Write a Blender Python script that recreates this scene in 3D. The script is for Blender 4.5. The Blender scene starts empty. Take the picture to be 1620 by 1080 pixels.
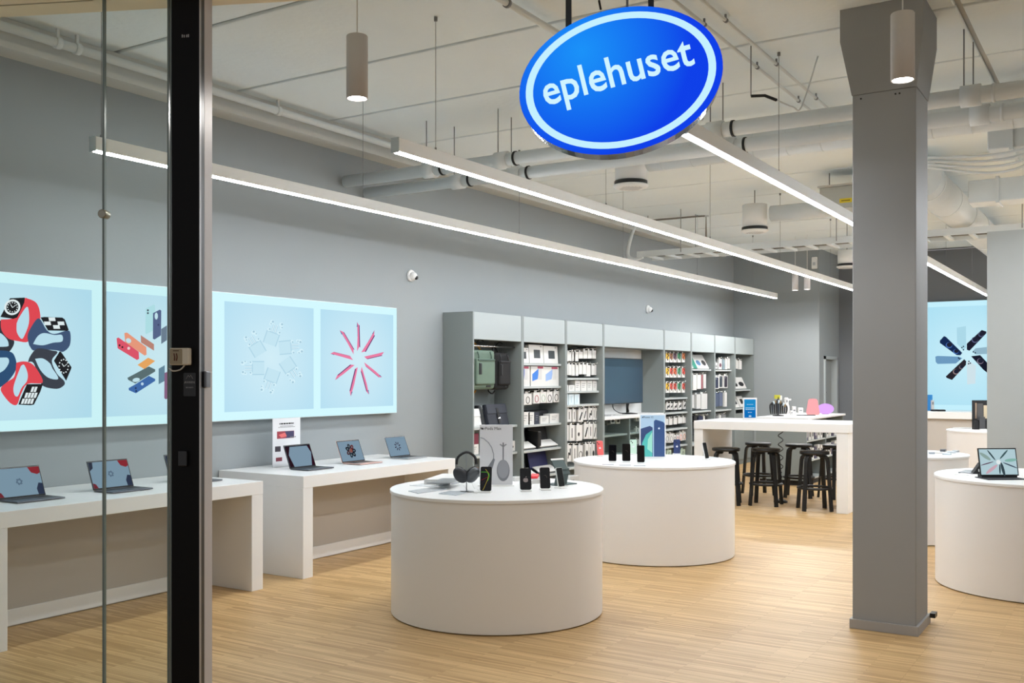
import bpy, bmesh, math, random
from mathutils import Vector, Matrix
R = math.radians
rnd = random.Random(7)

# ------------------------------------------------------------------ calibration
CX, F, CH, HZ = 810, 1579, 1.65, 596          # principal column, focal length (px), camera height, horizon row
YAW = math.atan((1803-CX)/F)
ca, sa = math.cos(YAW), math.sin(YAW)
FWD = -R(90)+YAW                               # object yaw that turns a front (-Y) towards the camera
def at_floor(px, py, z=0.0):
    t = (CH-z)*F/(py-HZ); l = (px-CX)/F*t
    return Vector((t*ca+l*sa, t*sa-l*ca, z))
def on_y(px, py, Y):
    r = (px-CX)/F; t = Y/(sa-r*ca)
    return Vector((t*(ca+r*sa), Y, CH-(py-HZ)*t/F))
def on_x(px, py, X):
    r = (px-CX)/F; t = X/(ca+r*sa)
    return Vector((X, t*(sa-r*ca), CH-(py-HZ)*t/F))
def at_t(px, py, t):
    l = (px-CX)/F*t
    return Vector((t*ca+l*sa, t*sa-l*ca, CH-(py-HZ)*t/F))

# ------------------------------------------------------------------ camera, world, exposure
sc = bpy.context.scene
C = sc.collection
cam = bpy.data.cameras.new('camera'); co = bpy.data.objects.new('camera', cam); C.objects.link(co)
cam.sensor_width = 36; cam.lens = F/1620*36; cam.shift_y = (HZ-540)/1620
cam.clip_start = .05
co.location = (0, 0, CH); co.rotation_euler = (R(90), 0, FWD)
sc.camera = co
w = bpy.data.worlds.new('world'); sc.world = w; w.use_nodes = True
w.node_tree.nodes['Background'].inputs[0].default_value = (.95, .97, 1, 1)
w.node_tree.nodes['Background'].inputs[1].default_value = .46
sc.view_settings.view_transform = 'Standard'; sc.view_settings.look = 'None'
sc.view_settings.exposure = 0; sc.view_settings.gamma = 1; sc.view_settings.use_curve_mapping = False
sc.cycles.use_denoising = True
sc.cycles.max_bounces = 7; sc.cycles.transparent_max_bounces = 12
sc.cycles.caustics_reflective = False; sc.cycles.caustics_refractive = False
sc.cycles.sample_clamp_indirect = 6
LIN = 96.0        # linear lamp diffusers
SPOT = 45.0       # pendant discs

# ------------------------------------------------------------------ materials
def lin(c):
    return tuple(((v/255)/12.92 if v/255 <= .04045 else (((v/255)+.055)/1.055)**2.4) for v in c)
MATS = {}
def mat(rgb, rough=.6, metal=0, name=None, noise=0, spec=.5, coat=0, bump=0, nscale=8):
    k = (tuple(rgb), rough, metal, noise, spec, coat, bump)
    if k in MATS: return MATS[k]
    m = bpy.data.materials.new(name or 'paint'); m.use_nodes = True
    nt = m.node_tree; b = nt.nodes['Principled BSDF']; c = lin(rgb)
    b.inputs['Base Color'].default_value = (*c, 1)
    b.inputs['Roughness'].default_value = rough; b.inputs['Metallic'].default_value = metal
    b.inputs['Specular IOR Level'].default_value = spec
    b.inputs['Coat Weight'].default_value = coat
    if noise or bump:
        tc = nt.nodes.new('ShaderNodeTexCoord'); n = nt.nodes.new('ShaderNodeTexNoise')
        n.inputs['Scale'].default_value = nscale; n.inputs['Detail'].default_value = 6
        nt.links.new(tc.outputs['Object'], n.inputs['Vector'])
        if noise:
            mx = nt.nodes.new('ShaderNodeMix'); mx.data_type = 'RGBA'
            mx.inputs[6].default_value = (*[v*(1-noise) for v in c], 1)
            mx.inputs[7].default_value = (*[min(1, v*(1+noise)) for v in c], 1)
            nt.links.new(n.outputs['Fac'], mx.inputs[0]); nt.links.new(mx.outputs[2], b.inputs['Base Color'])
        if bump:
            bp = nt.nodes.new('ShaderNodeBump'); bp.inputs['Strength'].default_value = bump; bp.inputs['Distance'].default_value = .01
            n2 = nt.nodes.new('ShaderNodeTexNoise'); n2.inputs['Scale'].default_value = nscale*12
            nt.links.new(tc.outputs['Object'], n2.inputs['Vector'])
            nt.links.new(n2.outputs['Fac'], bp.inputs['Height']); nt.links.new(bp.outputs[0], b.inputs['Normal'])
    MATS[k] = m
    return m
EM = {}
def emit(rgb, s=1.0):
    k = (tuple(rgb), s)
    if k in EM: return EM[k]
    m = bpy.data.materials.new('backlit'); m.use_nodes = True
    nt = m.node_tree; nt.nodes.remove(nt.nodes['Principled BSDF'])
    e = nt.nodes.new('ShaderNodeEmission'); e.inputs[0].default_value = (*lin(rgb), 1); e.inputs[1].default_value = s
    nt.links.new(e.outputs[0], nt.nodes['Material Output'].inputs[0])
    EM[k] = m
    return m
def radial_emit(c0, c1, size, center=(0, 0, 0), s=1.0):
    """backlit print: colour runs from c0 at its centre to c1 (object coordinates)"""
    m = bpy.data.materials.new('backlit_print'); m.use_nodes = True
    nt = m.node_tree; nt.nodes.remove(nt.nodes['Principled BSDF'])
    tc = nt.nodes.new('ShaderNodeTexCoord'); mp = nt.nodes.new('ShaderNodeMapping'); mp.vector_type = 'TEXTURE'
    mp.inputs['Location'].default_value = center; mp.inputs['Scale'].default_value = (size, size, size)
    g = nt.nodes.new('ShaderNodeTexGradient'); g.gradient_type = 'SPHERICAL'
    mx = nt.nodes.new('ShaderNodeMix'); mx.data_type = 'RGBA'
    mx.inputs[6].default_value = (*lin(c1), 1); mx.inputs[7].default_value = (*lin(c0), 1)
    e = nt.nodes.new('ShaderNodeEmission'); e.inputs[1].default_value = s
    nt.links.new(tc.outputs['Object'], mp.inputs[0]); nt.links.new(mp.outputs[0], g.inputs[0])
    nt.links.new(g.outputs['Fac'], mx.inputs[0]); nt.links.new(mx.outputs[2], e.inputs[0])
    nt.links.new(e.outputs[0], nt.nodes['Material Output'].inputs[0])
    return m
def glass_mat(tint, gloss=.06):
    m = bpy.data.materials.new('glass'); m.use_nodes = True
    nt = m.node_tree; nt.nodes.remove(nt.nodes['Principled BSDF'])
    t = nt.nodes.new('ShaderNodeBsdfTransparent'); t.inputs[0].default_value = (*tint, 1)
    g = nt.nodes.new('ShaderNodeBsdfGlossy'); g.inputs['Roughness'].default_value = .03
    lw = nt.nodes.new('ShaderNodeLayerWeight'); lw.inputs[0].default_value = .5
    pw = nt.nodes.new('ShaderNodeMath'); pw.operation = 'POWER'; pw.inputs[1].default_value = 4
    nt.links.new(lw.outputs['Facing'], pw.inputs[0])
    ad = nt.nodes.new('ShaderNodeMath'); ad.operation = 'MULTIPLY_ADD'; ad.inputs[1].default_value = .5; ad.inputs[2].default_value = .02
    nt.links.new(pw.outputs[0], ad.inputs[0])
    mx = nt.nodes.new('ShaderNodeMixShader')
    nt.links.new(ad.outputs[0], mx.inputs[0]); nt.links.new(t.outputs[0], mx.inputs[1]); nt.links.new(g.outputs[0], mx.inputs[2])
    nt.links.new(mx.outputs[0], nt.nodes['Material Output'].inputs[0])
    return m

WALL = mat((148, 154, 156), .85, noise=.02, bump=.05, nscale=3)
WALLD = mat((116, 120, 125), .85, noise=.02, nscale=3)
CEIL = mat((240, 249, 255), .9, noise=.04, bump=.35, nscale=1.5)
PIPE = mat((218, 223, 224), .6, noise=.03)
WHITE = mat((232, 232, 231), .28, spec=.5)
WHITEM = mat((236, 236, 234), .5)
PANELB = mat((186, 180, 172), .6)
CAB = mat((128, 135, 134), .55)
CABF = mat((158, 166, 167), .55)
SHELF = mat((176, 182, 181), .5)
COLM = mat((150, 152, 153), .6, noise=.02, nscale=4)
BLACK = mat((14, 14, 16), .35)
BLACKM = mat((24, 25, 28), .7)
SCREENB = mat((9, 9, 12), .12)
ALU = mat((176, 178, 182), .3, .9)
DALU = mat((96, 98, 104), .38, .8)
CHROME = mat((200, 200, 202), .2, 1)
STEEL = mat((128, 131, 134), .5, .2)
STOOL = mat((17, 17, 18), .42)
PACKW = mat((214, 213, 210), .45)
PACKC = mat((198, 198, 196), .5)
GREYC = mat((120, 122, 124), .5)

def floor_mat():
    m = bpy.data.materials.new('bamboo_parquet'); m.use_nodes = True
    nt = m.node_tree; b = nt.nodes['Principled BSDF']; L = nt.links.new
    tc = nt.nodes.new('ShaderNodeTexCoord')
    def noise(sx, sy, det=3, rough=.6):
        mp = nt.nodes.new('ShaderNodeMapping'); mp.inputs['Scale'].default_value = (sx, sy, 1)
        n = nt.nodes.new('ShaderNodeTexNoise'); n.inputs['Scale'].default_value = 1; n.inputs['Detail'].default_value = det
        n.inputs['Roughness'].default_value = rough
        L(tc.outputs['Object'], mp.inputs[0]); L(mp.outputs[0], n.inputs['Vector']); return n
    mp = nt.nodes.new('ShaderNodeMapping'); mp.inputs['Rotation'].default_value = (0, 0, R(90))
    br = nt.nodes.new('ShaderNodeTexBrick'); br.inputs['Scale'].default_value = 1
    br.inputs['Color1'].default_value = (*lin((228, 194, 142)), 1); br.inputs['Color2'].default_value = (*lin((190, 154, 104)), 1)
    br.inputs['Mortar'].default_value = (*lin((170, 136, 90)), 1)
    br.inputs['Mortar Size'].default_value = .0012; br.inputs['Brick Width'].default_value = .55; br.inputs['Row Height'].default_value = .022
    br.offset = .37; br.offset_frequency = 3
    L(tc.outputs['Object'], mp.inputs[0]); L(mp.outputs[0], br.inputs['Vector'])
    n1 = noise(60, 2.2, 4, .7); n2 = noise(9, .8, 3)
    mx = nt.nodes.new('ShaderNodeMix'); mx.data_type = 'RGBA'; mx.blend_type = 'MULTIPLY'; mx.inputs[0].default_value = 1
    cr = nt.nodes.new('ShaderNodeValToRGB'); cr.color_ramp.elements[0].position = .3; cr.color_ramp.elements[1].position = .72
    cr.color_ramp.elements[0].color = (.70, .66, .60, 1); cr.color_ramp.elements[1].color = (1.0, 1.0, 1.0, 1)
    L(n1.outputs['Fac'], cr.inputs[0]); L(br.outputs['Color'], mx.inputs[6]); L(cr.outputs[0], mx.inputs[7])
    mx2 = nt.nodes.new('ShaderNodeMix'); mx2.data_type = 'RGBA'; mx2.blend_type = 'MULTIPLY'; mx2.inputs[0].default_value = 1
    cr2 = nt.nodes.new('ShaderNodeValToRGB'); cr2.color_ramp.elements[0].position = .35; cr2.color_ramp.elements[1].position = .65
    cr2.color_ramp.elements[0].color = (.90, .88, .85, 1); cr2.color_ramp.elements[1].color = (1, 1, 1, 1)
    L(n2.outputs['Fac'], cr2.inputs[0]); L(mx.outputs[2], mx2.inputs[6]); L(cr2.outputs[0], mx2.inputs[7])
    L(mx2.outputs[2], b.inputs['Base Color'])
    b.inputs['Roughness'].default_value = .42; b.inputs['Specular IOR Level'].default_value = .42
    return m
FLOOR = floor_mat()

# ------------------------------------------------------------------ mesh helpers
def new_bm(): return bmesh.new()
def box(bm, x0, x1, y0, y1, z0, z1):
    v = [bm.verts.new(p) for p in ((x0, y0, z0), (x1, y0, z0), (x1, y1, z0), (x0, y1, z0), (x0, y0, z1), (x1, y0, z1), (x1, y1, z1), (x0, y1, z1))]
    for f in ((3, 2, 1, 0), (4, 5, 6, 7), (0, 1, 5, 4), (1, 2, 6, 5), (2, 3, 7, 6), (3, 0, 4, 7)): bm.faces.new([v[i] for i in f])
    return bm
def prism(bm, pts, n, d):
    """closed polygon pts (3-D), pushed along vector n by d"""
    n = Vector(n)*d
    a = [bm.verts.new(p) for p in pts]; b = [bm.verts.new(Vector(p)+n) for p in pts]
    fs = [bm.faces.new(a), bm.faces.new(b[::-1])]
    k = len(a)
    for i in range(k): fs.append(bm.faces.new((a[(i+1) % k], a[i], b[i], b[(i+1) % k])))
    bmesh.ops.recalc_face_normals(bm, faces=fs)
    return bm
def sweep(bm, pts, r, seg=8, cap=True, closed=False):
    pts = [Vector(p) for p in pts]; n = len(pts); rings = []
    rr = r if hasattr(r, '__len__') else [r]*n
    up = None
    for i, p in enumerate(pts):
        a = pts[(i-1) % n] if (closed or i > 0) else p; b = pts[(i+1) % n] if (closed or i < n-1) else p
        t = (b-a).normalized()
        if up is None:
            up = t.orthogonal().normalized()
        up = (up-t*up.dot(t)).normalized(); s = t.cross(up)
        rings.append([bm.verts.new(p+(up*math.cos(q)+s*math.sin(q))*rr[i]) for q in [2*math.pi*j/seg for j in range(seg)]])
    m = n if closed else n-1
    for i in range(m):
        A, B = rings[i], rings[(i+1) % n]
        for j in range(seg):
            f = bm.faces.new((A[j], A[(j+1) % seg], B[(j+1) % seg], B[j])); f.smooth = True
    if cap and not closed:
        bm.faces.new(rings[0][::-1]); bm.faces.new(rings[-1])
    return bm
def lathe(bm, prof, seg=32, loc=(0, 0, 0), smooth=True, M=None):
    loc = Vector(loc); rings = []
    for r, z in prof:
        if r < 1e-5:
            p = Vector((0, 0, z)); p = (M @ p if M else p)+loc; rings.append([bm.verts.new(p)])
        else:
            ring = []
            for j in range(seg):
                a = 2*math.pi*j/seg; p = Vector((r*math.cos(a), r*math.sin(a), z)); p = (M @ p if M else p)+loc
                ring.append(bm.verts.new(p))
            rings.append(ring)
    fs = []
    for A, B in zip(rings, rings[1:]):
        for j in range(seg):
            k = (j+1) % seg
            if len(A) == 1 and len(B) == 1: continue
            if len(A) == 1: f = bm.faces.new((A[0], B[k], B[j]))
            elif len(B) == 1: f = bm.faces.new((A[j], A[k], B[0]))
            else: f = bm.faces.new((A[j], A[k], B[k], B[j]))
            f.smooth = smooth; fs.append(f)
    bmesh.ops.recalc_face_normals(bm, faces=fs)
    return bm
def cylp(bm, p0, p1, r, seg=16):
    return sweep(bm, [p0, p1], r, seg)
def rrect(cx, cy, w, h, r, seg=4):
    """rounded rectangle, 2-D"""
    out = []
    for (sx, sy, a0) in ((1, 1, 0), (-1, 1, 90), (-1, -1, 180), (1, -1, 270)):
        for i in range(seg+1):
            a = R(a0+90*i/seg); out.append((cx+sx*(w/2-r)+r*math.cos(a), cy+sy*(h/2-r)+r*math.sin(a)))
    return out
def obj(name, bm, m, parent=None, loc=None, bevel=0, kind=None, seg=2, flat=False):
    me = bpy.data.meshes.new(name); bm.to_mesh(me); bm.free()
    me.materials.append(m)
    o = bpy.data.objects.new(name, me); C.objects.link(o)
    if parent: o.parent = parent
    if loc is not None: o.location = loc
    if bevel:
        b = o.modifiers.new('bevel', 'BEVEL'); b.width = bevel; b.segments = seg; b.limit_method = 'ANGLE'; b.angle_limit = R(40)
    if kind: o['kind'] = kind
    return o
def bx(name, m, parent, x0, x1, y0, y1, z0, z1, bevel=0, kind=None):
    return obj(name, box(new_bm(), x0, x1, y0, y1, z0, z1), m, parent, bevel=bevel, kind=kind)
def thing(name, label, cat, loc=(0, 0, 0), rz=0, group=None):
    o = bpy.data.objects.new(name, None); C.objects.link(o); o.empty_display_size = .1
    o.location = loc; o.rotation_euler = (0, 0, rz)
    return tag(o, label, cat, group)
def tag(o, label, cat, group=None):
    o['label'] = label; o['category'] = cat
    if group: o['group'] = group
    return o
def dup(root, loc=None, rz=None, label=None):
    r = root.copy(); C.objects.link(r)
    if loc is not None: r.location = loc
    if rz is not None: r.rotation_euler = (0, 0, rz)
    if label: r['label'] = label
    for ch in list(root.children):
        c = ch.copy(); C.objects.link(c); c.parent = r
        for g in list(ch.children):
            d = g.copy(); C.objects.link(d); d.parent = c
    return r
def text_mesh(s, size, depth=.002, offset=0, shear=0, align='CENTER', extrude=True):
    cu = bpy.data.curves.new('t', 'FONT'); cu.body = s; cu.size = size; cu.offset = offset; cu.shear = shear
    cu.extrude = depth/2; cu.align_x = align; cu.align_y = 'CENTER'; cu.resolution_u = 3
    o = bpy.data.objects.new('t', cu); C.objects.link(o)
    dg = bpy.context.evaluated_depsgraph_get()
    me = bpy.data.meshes.new_from_object(o.evaluated_get(dg)); bpy.data.objects.remove(o)
    return me
def text(name, s, size, m, parent, M, depth=.002, offset=0, align='CENTER', sx=1):
    """M: 4x4 placing the text plane (x right, y up, z towards the viewer)"""
    me = text_mesh(s, size, depth, offset, align=align); me.transform(Matrix.Diagonal((sx, 1, 1, 1))); me.transform(M)
    me.materials.clear(); me.materials.append(m)
    o = bpy.data.objects.new(name, me); C.objects.link(o)
    if parent: o.parent = parent
    return o
FRONT = Matrix(((1, 0, 0, 0), (0, 0, -1, 0), (0, 1, 0, 0), (0, 0, 0, 1)))   # text plane standing up and facing -Y
def front_at(x, y, z): return Matrix.Translation((x, y, z)) @ FRONT
def flat_poly(bm, pts2, y, d=.0012):
    """2-D outline (x, z) as a thin plate facing -Y with its face at y-d"""
    return prism(bm, [(p[0], y, p[1]) for p in pts2], (0, -1, 0), d)
def ell(cx, cy, a, b, n=20, rot=0):
    out = []
    for i in range(n):
        q = 2*math.pi*i/n; x, y = a*math.cos(q), b*math.sin(q)
        out.append((cx+x*math.cos(rot)-y*math.sin(rot), cy+x*math.sin(rot)+y*math.cos(rot)))
    return out
def apple_outline(cx, cy, s):
    """simple bitten fruit silhouette"""
    pts = []
    for i in range(28):
        q = R(90)-2*math.pi*i/28
        r = s*(.5+.045*math.cos(2*(q-R(90)))*-1)
        x, y = r*math.cos(q), r*math.sin(q)*1.02
        if abs(q-R(90)) < .35 or abs(q-R(90)+2*math.pi) < .35: y -= s*.06
        dx, dy = x-s*.56, y-s*.06
        if math.hypot(dx, dy) < s*.2:
            k = math.hypot(dx, dy) or 1e-6; x = s*.56-s*.2*abs(dx)/k if dx else x; y = s*.06+s*.2*dy/k
        pts.append((cx+x, cy+y))
    return pts
def apple(name, m, parent, cx, cz, s, y):
    bm = new_bm(); flat_poly(bm, apple_outline(cx, cz, s), y, .0008)
    flat_poly(bm, ell(cx+s*.1, cz+s*.68, s*.17, s*.07, 8, R(50)), y, .0008)
    return obj(name, bm, m, parent)
def join_curve(pts, n=6):
    """Catmull-Rom smoothing"""
    P = [Vector(p) for p in pts]; P = [P[0]]+P+[P[-1]]; out = []
    for i in range(1, len(P)-2):
        for k in range(n):
            t = k/n; a, b, c, d = P[i-1], P[i], P[i+1], P[i+2]
            out.append(.5*((2*b)+(c-a)*t+(2*a-5*b+4*c-d)*t*t+(3*b-a-3*c+d)*t**3))
    out.append(P[-2]); return out

# ================================================================== THE ROOM
YW = 6.78; XB = 19.0; XB2 = 20.45; YB = 5.11; ZC = 4.07; YR = -3.5
# storefront line: U runs to the right along the front, N points into the shop
O_F = at_t(300, HZ, 3.9); O_F.z = 0
U = Vector((.408, -.913, 0)).normalized(); N = Vector((.913, .408, 0)).normalized(); FR = math.atan2(U.y, U.x)

def struct(name, bm, m, **k):
    return obj(name, bm, m, kind='structure', **k)
bm = new_bm(); prism(bm, [(-4, -8, 0), (25, -8, 0), (25, 9, 0), (-4, 9, 0)], (0, 0, -1), .1); struct('floor', bm, FLOOR)
bm = new_bm(); box(bm, 0, XB+.2, YW, YW+.2, 0, ZC); struct('wall_left', bm, WALL)
bm = new_bm(); box(bm, XB, XB+.2, YB, YW, 0, ZC); struct('wall_back', bm, WALL)
# return wall of the alcove, with a door opening
dx0, dx1, dz = 19.31, 20.24, 2.05
bm = new_bm(); box(bm, XB+.2, dx0, YB, YB+.2, 0, ZC); box(bm, dx1, XB2, YB, YB+.2, 0, ZC); box(bm, dx0, dx1, YB, YB+.2, dz, ZC)
struct('wall_alcove', bm, WALL)
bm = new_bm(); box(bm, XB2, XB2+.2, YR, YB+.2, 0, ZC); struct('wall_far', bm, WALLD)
bm = new_bm(); box(bm, 6.2, XB2, YR-.2, YR, 0, ZC); struct('wall_right', bm, WALL)
# door in the alcove wall
d = bpy.data.objects.new('door_1', None); C.objects.link(d); d['kind'] = 'structure'
bm = new_bm()
for x0, x1, z0, z1 in ((dx0, dx0+.06, 0, dz), (dx1-.06, dx1, 0, dz), (dx0, dx1, dz-.06, dz)): box(bm, x0, x1, YB-.03, YB+.2, z0, z1)
obj('door_frame', bm, mat((176, 184, 186), .5), d)
lf = bx('door_leaf', mat((150, 155, 155), .5), d, dx0+.06, dx1-.06, YB+.08, YB+.12, .005, dz-.06)
bm = new_bm(); box(bm, dx0+.12, dx0+.16, YB+.068, YB+.08, 1.25, 1.5); cylp(bm, (dx0+.14, YB+.07, 1.35), (dx0+.14, YB+.02, 1.35), .01, 8); cylp(bm, (dx0+.14, YB+.02, 1.35), (dx0+.27, YB+.02, 1.35), .01, 8)
obj('door_handle', bm, BLACK, lf)
bm = new_bm(); box(bm, XB-.012, XB, YB, 6.36, 0, .08); box(bm, XB-.012, XB+.2, YB-.012, YB, 0, .08); struct('baseboard_back', bm, CAB)

# ceiling: hollow-core planks with open joints, one object per plank
cl = struct('ceiling', box(new_bm(), 0, XB2+.2, YR-.2, YW+.2, ZC+.03, ZC+.3), mat((196, 197, 194), .9))
xs = [1.17, 2.37, 3.57, 4.74, 5.93, 7.08, 8.27]+[8.27+1.2*i for i in range(1, 11)]
for i in range(len(xs)-1):
    for (y0, y1) in ((1.0, YW+.1), (YR-.1, 1.0)):
        bx('concrete_slab', CEIL, cl, xs[i]+.018, xs[i+1]-.018, y0+.018, y1-.018, ZC+rnd.uniform(0, .006), ZC+.028, bevel=.01)
# strengthening beam along the slab ends, over the column line
# wall-head beam on the left wall
bm = new_bm(); box(bm, 0, XB-1.35, 6.47, YW, 3.905, ZC); box(bm, 0, XB-1.35, 6.44, 6.5, 3.86, 3.905)
struct('trim_1', bm, mat((200, 200, 194), .7))
bm = new_bm()
sweep(bm, [(0, 6.38, 3.975), (XB-1.3, 6.38, 3.975)], .032, 10)
pr = tag(obj('ceiling_pipe', bm, PIPE), 'white painted pipe running along the beam above the left wall', 'pipe')
for X in (1.5, 3.3, 4.2, 4.35, 6.3, 8.2, 8.35, 9.9, 11.5, 13, 15):
    bm = new_bm(); sweep(bm, [(X-.02, 6.38, 3.975), (X+.02, 6.38, 3.975)], .042, 10); box(bm, X-.01, X+.01, 6.37, 6.39, 4.0, ZC+.03)
    obj('pipe_clamp', bm, PIPE, pr)

# partition at the right, in front of the far tables
bm = new_bm(); box(bm, 10.45, 10.75, YR, 1.23, 0, 3.03); struct('wall_partition', bm, mat((174, 178, 176), .8, noise=.02))

# column with widened head
col = bpy.data.objects.new('wall_column', None); C.objects.link(col); col['kind'] = 'structure'
cx0, cx1, cy0, cy1 = 6.75, 7.16, 1.205, 1.60
bx('shaft', COLM, col, cx0, cx1, cy0, cy1, 0, 3.5, bevel=.006)
bm = new_bm(); e = .075
lo = [(cx0-.004, cy0-.004), (cx1+.004, cy0-.004), (cx1+.004, cy1+.004), (cx0-.004, cy1+.004)]
hi = [(cx0-.02, cy0-e*.6), (cx1+e, cy0-e*.6), (cx1+e, cy1+e), (cx0-.02, cy1+e)]
A = [bm.verts.new((*p, 3.5)) for p in lo]; B = [bm.verts.new((*p, 3.86)) for p in hi]; D = [bm.verts.new((*p, ZC)) for p in hi]
for P, Q in ((A, B), (B, D)):
    for i in range(4): bm.faces.new((P[i], P[(i+1) % 4], Q[(i+1) % 4], Q[i]))
bm.faces.new(A[::-1]); bm.faces.new(D)
obj('capital', bm, COLM, col)
bm = new_bm(); q = .016
box(bm, cx0-q, cx0, cy0-q, cy1+q, 0, .062); box(bm, cx1, cx1+q, cy0-q, cy1+q, 0, .062); box(bm, cx0, cx1, cy0-q, cy0, 0, .062); box(bm, cx0, cx1, cy1, cy1+q, 0, .062)
obj('baseboard', bm, mat((160, 158, 156), .5), col, bevel=.002)
bm = new_bm()
for (py, pz) in ((1.545, 3.47), (1.33, 3.47), (1.305, 3.47)): cylp(bm, (cx0-.003, py, pz), (cx0+.01, py, pz), .006, 8)
obj('bolt_hole', bm, BLACK, col)
bm = new_bm(); box(bm, cx1-.02, cx1+.06, cy0-.05, cy0-.016, .04, .07); tag(obj('floor_plug', bm, BLACK, None), 'small black plug low on the right side of the grey column', 'plug')

# ------------------------------------------------------------------ storefront
def front_thing(name, label, cat): return thing(name, label, cat, O_F, FR)
# local frame of the storefront: x = along U (right), y = inward
def lu(px, depth=0.0):
    r = (px-CX)/F
    # intersection of the view column with the plane at local y = depth
    dirv = Vector((ca+r*sa, sa-r*ca, 0)); P0 = O_F+N*depth
    s = P0.dot(N)/dirv.dot(N); return (dirv*s-O_F).dot(U), s
def lz(px, py, depth=0.0): return CH-(py-HZ)*lu(px, depth)[1]/F
so = bpy.data.objects.new('trim_2', None); C.objects.link(so); so.location = O_F; so.rotation_euler = (0, 0, FR); so['kind'] = 'structure'
zs = lz(300, 11, .12)
bx('bulkhead', mat((250, 242, 220), .7), so, -3.2, 4.6, -.25, .12, zs, 4.6)
wn = bpy.data.objects.new('window_1', None); C.objects.link(wn); wn.location = O_F; wn.rotation_euler = (0, 0, FR); wn['kind'] = 'structure'
GL = glass_mat((.955, .98, .972)); EDGE = mat((108, 122, 118), .25)
x_a, x_b, x_p = lu(165)[0], lu(267)[0], lu(272, -.05)[0]
bx('glass_pane', GL, wn, x_a-2.4, x_a-.004, -.006, .006, .005, zs)
bx('glass_pane', GL, wn, x_a+.004, x_b, -.006, .006, .005, zs)
for xx, ww in ((x_a, .0045), (x_b, .003), (x_b+.012, .0025)):
    bx('glass_edge', EDGE, wn, xx-ww, xx+ww, -.007, .007, .005, zs)
zk = lz(165, 339)
bm = new_bm(); cylp(bm, (x_a, -.02, zk), (x_a, .02, zk), .0175, 20); obj('patch_fitting', bm, mat((150, 146, 132), .35, .8), wn, bevel=.003)
x_q = lu(315, -.05)[0]
post = front_thing('door_post', 'tall black aluminium door post left of the shop entrance', 'post')
x_r = lu(330.5, -.03)[0]
bx('post_body', mat((5, 5, 6), .5, spec=.15), post, x_p, x_q, -.05, .06, 0, zs)
bx('edge_strip', mat((150, 148, 150), .35, .5), post, x_q, x_q+.002, -.05, -.036, 0, zs)
bx('gasket', BLACK, post, x_q, x_q+.0015, -.036, -.008, 0, zs)
bx('side_frame', mat((190, 185, 184), .45, .1), post, x_q, x_q+.002, -.008, .06, 0, zs)
x_r = x_q+.002
zz = lz(334, 600); bx('lock_plate', mat((130, 132, 138), .35, .6), post, x_r, x_r+.014, -.02, .02, zz-.032, zz+.032, bevel=.004)
# security sticker on the post
def on_post(px, py, d=-.051): 
    return lu(px, d)[0], lz(px, py, d)
gs = mat((150, 150, 152), .5); xx, zz = on_post(300, 608)
st = obj('security_sticker', flat_poly(new_bm(), rrect(xx, zz, .05, .09, .004), -.05, .001), mat((16, 16, 18), .4), post)
bm = new_bm(); zt = zz+.03
for a, b in (((-.014, 0), (-.005, .014)), ((-.005, .014), (0, .006)), ((0, .006), (.005, .014)), ((.005, .014), (.014, 0))):
    sweep(bm, [(xx+a[0], -.0515, zt-.008+a[1]), (xx+b[0], -.0515, zt-.008+b[1])], .0008, 4)
obj('emblem', bm, gs, st)
text('lettering', 'AVARN', .013, gs, st, front_at(xx, -.0515, zz+.008), .0006)
text('lettering', 'SECURITY', .007, gs, st, front_at(xx, -.0515, zz-.012), .0006)
xx, zz = on_post(293, 57); bm = new_bm()
for q_ in (-.012, -.004, .006, .013): box(bm, xx+q_-.0022, xx+q_+.0022, -.0512, -.05, zz-.005, zz+.004+abs(q_)*.2)
obj('scratched_mark', bm, gs, post)
xx, zz = on_post(291, 725)
bx('reader_box', mat((20, 20, 22), .3), post, xx-.018, xx+.018, -.065, -.05, zz-.03, zz+.03, bevel=.004)
# alarm box with a cable
xx, zz = on_post(289, 564)
al = front_thing('alarm_sensor', 'cream plastic sensor box stuck on the black door post', 'sensor')
bx('housing', mat((208, 200, 182), .5), al, xx-.039, xx+.039, -.085, -.051, zz-.033, zz+.033, bevel=.006)
obj('front_label', flat_poly(new_bm(), rrect(xx-.01, zz, .05, .058, .003), -.085, .001), mat((150, 138, 112), .6), al)
bm = new_bm()
for k in (-1, 1): sweep(bm, [(xx-.013+k*.005, -.087, zz+.012), (xx-.010+k*.005, -.087, zz-.002), (xx-.012+k*.004, -.087, zz-.016)], .002, 5)
obj('printed_mark', bm, mat((96, 44, 28), .6), al)
obj('printed_line', box(new_bm(), xx-.022, xx+.002, -.0865, -.086, zz+.020, zz+.024), mat((80, 62, 40), .6), al)
bm = new_bm(); sweep(bm, join_curve([(xx+.02, -.07, zz-.03), (xx, -.07, zz-.05), (xx-.03, -.07, zz-.055), (xx-.05, -.06, zz-.045)]), .003, 6)
obj('cable', bm, mat((196, 190, 178), .5), al)

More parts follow.
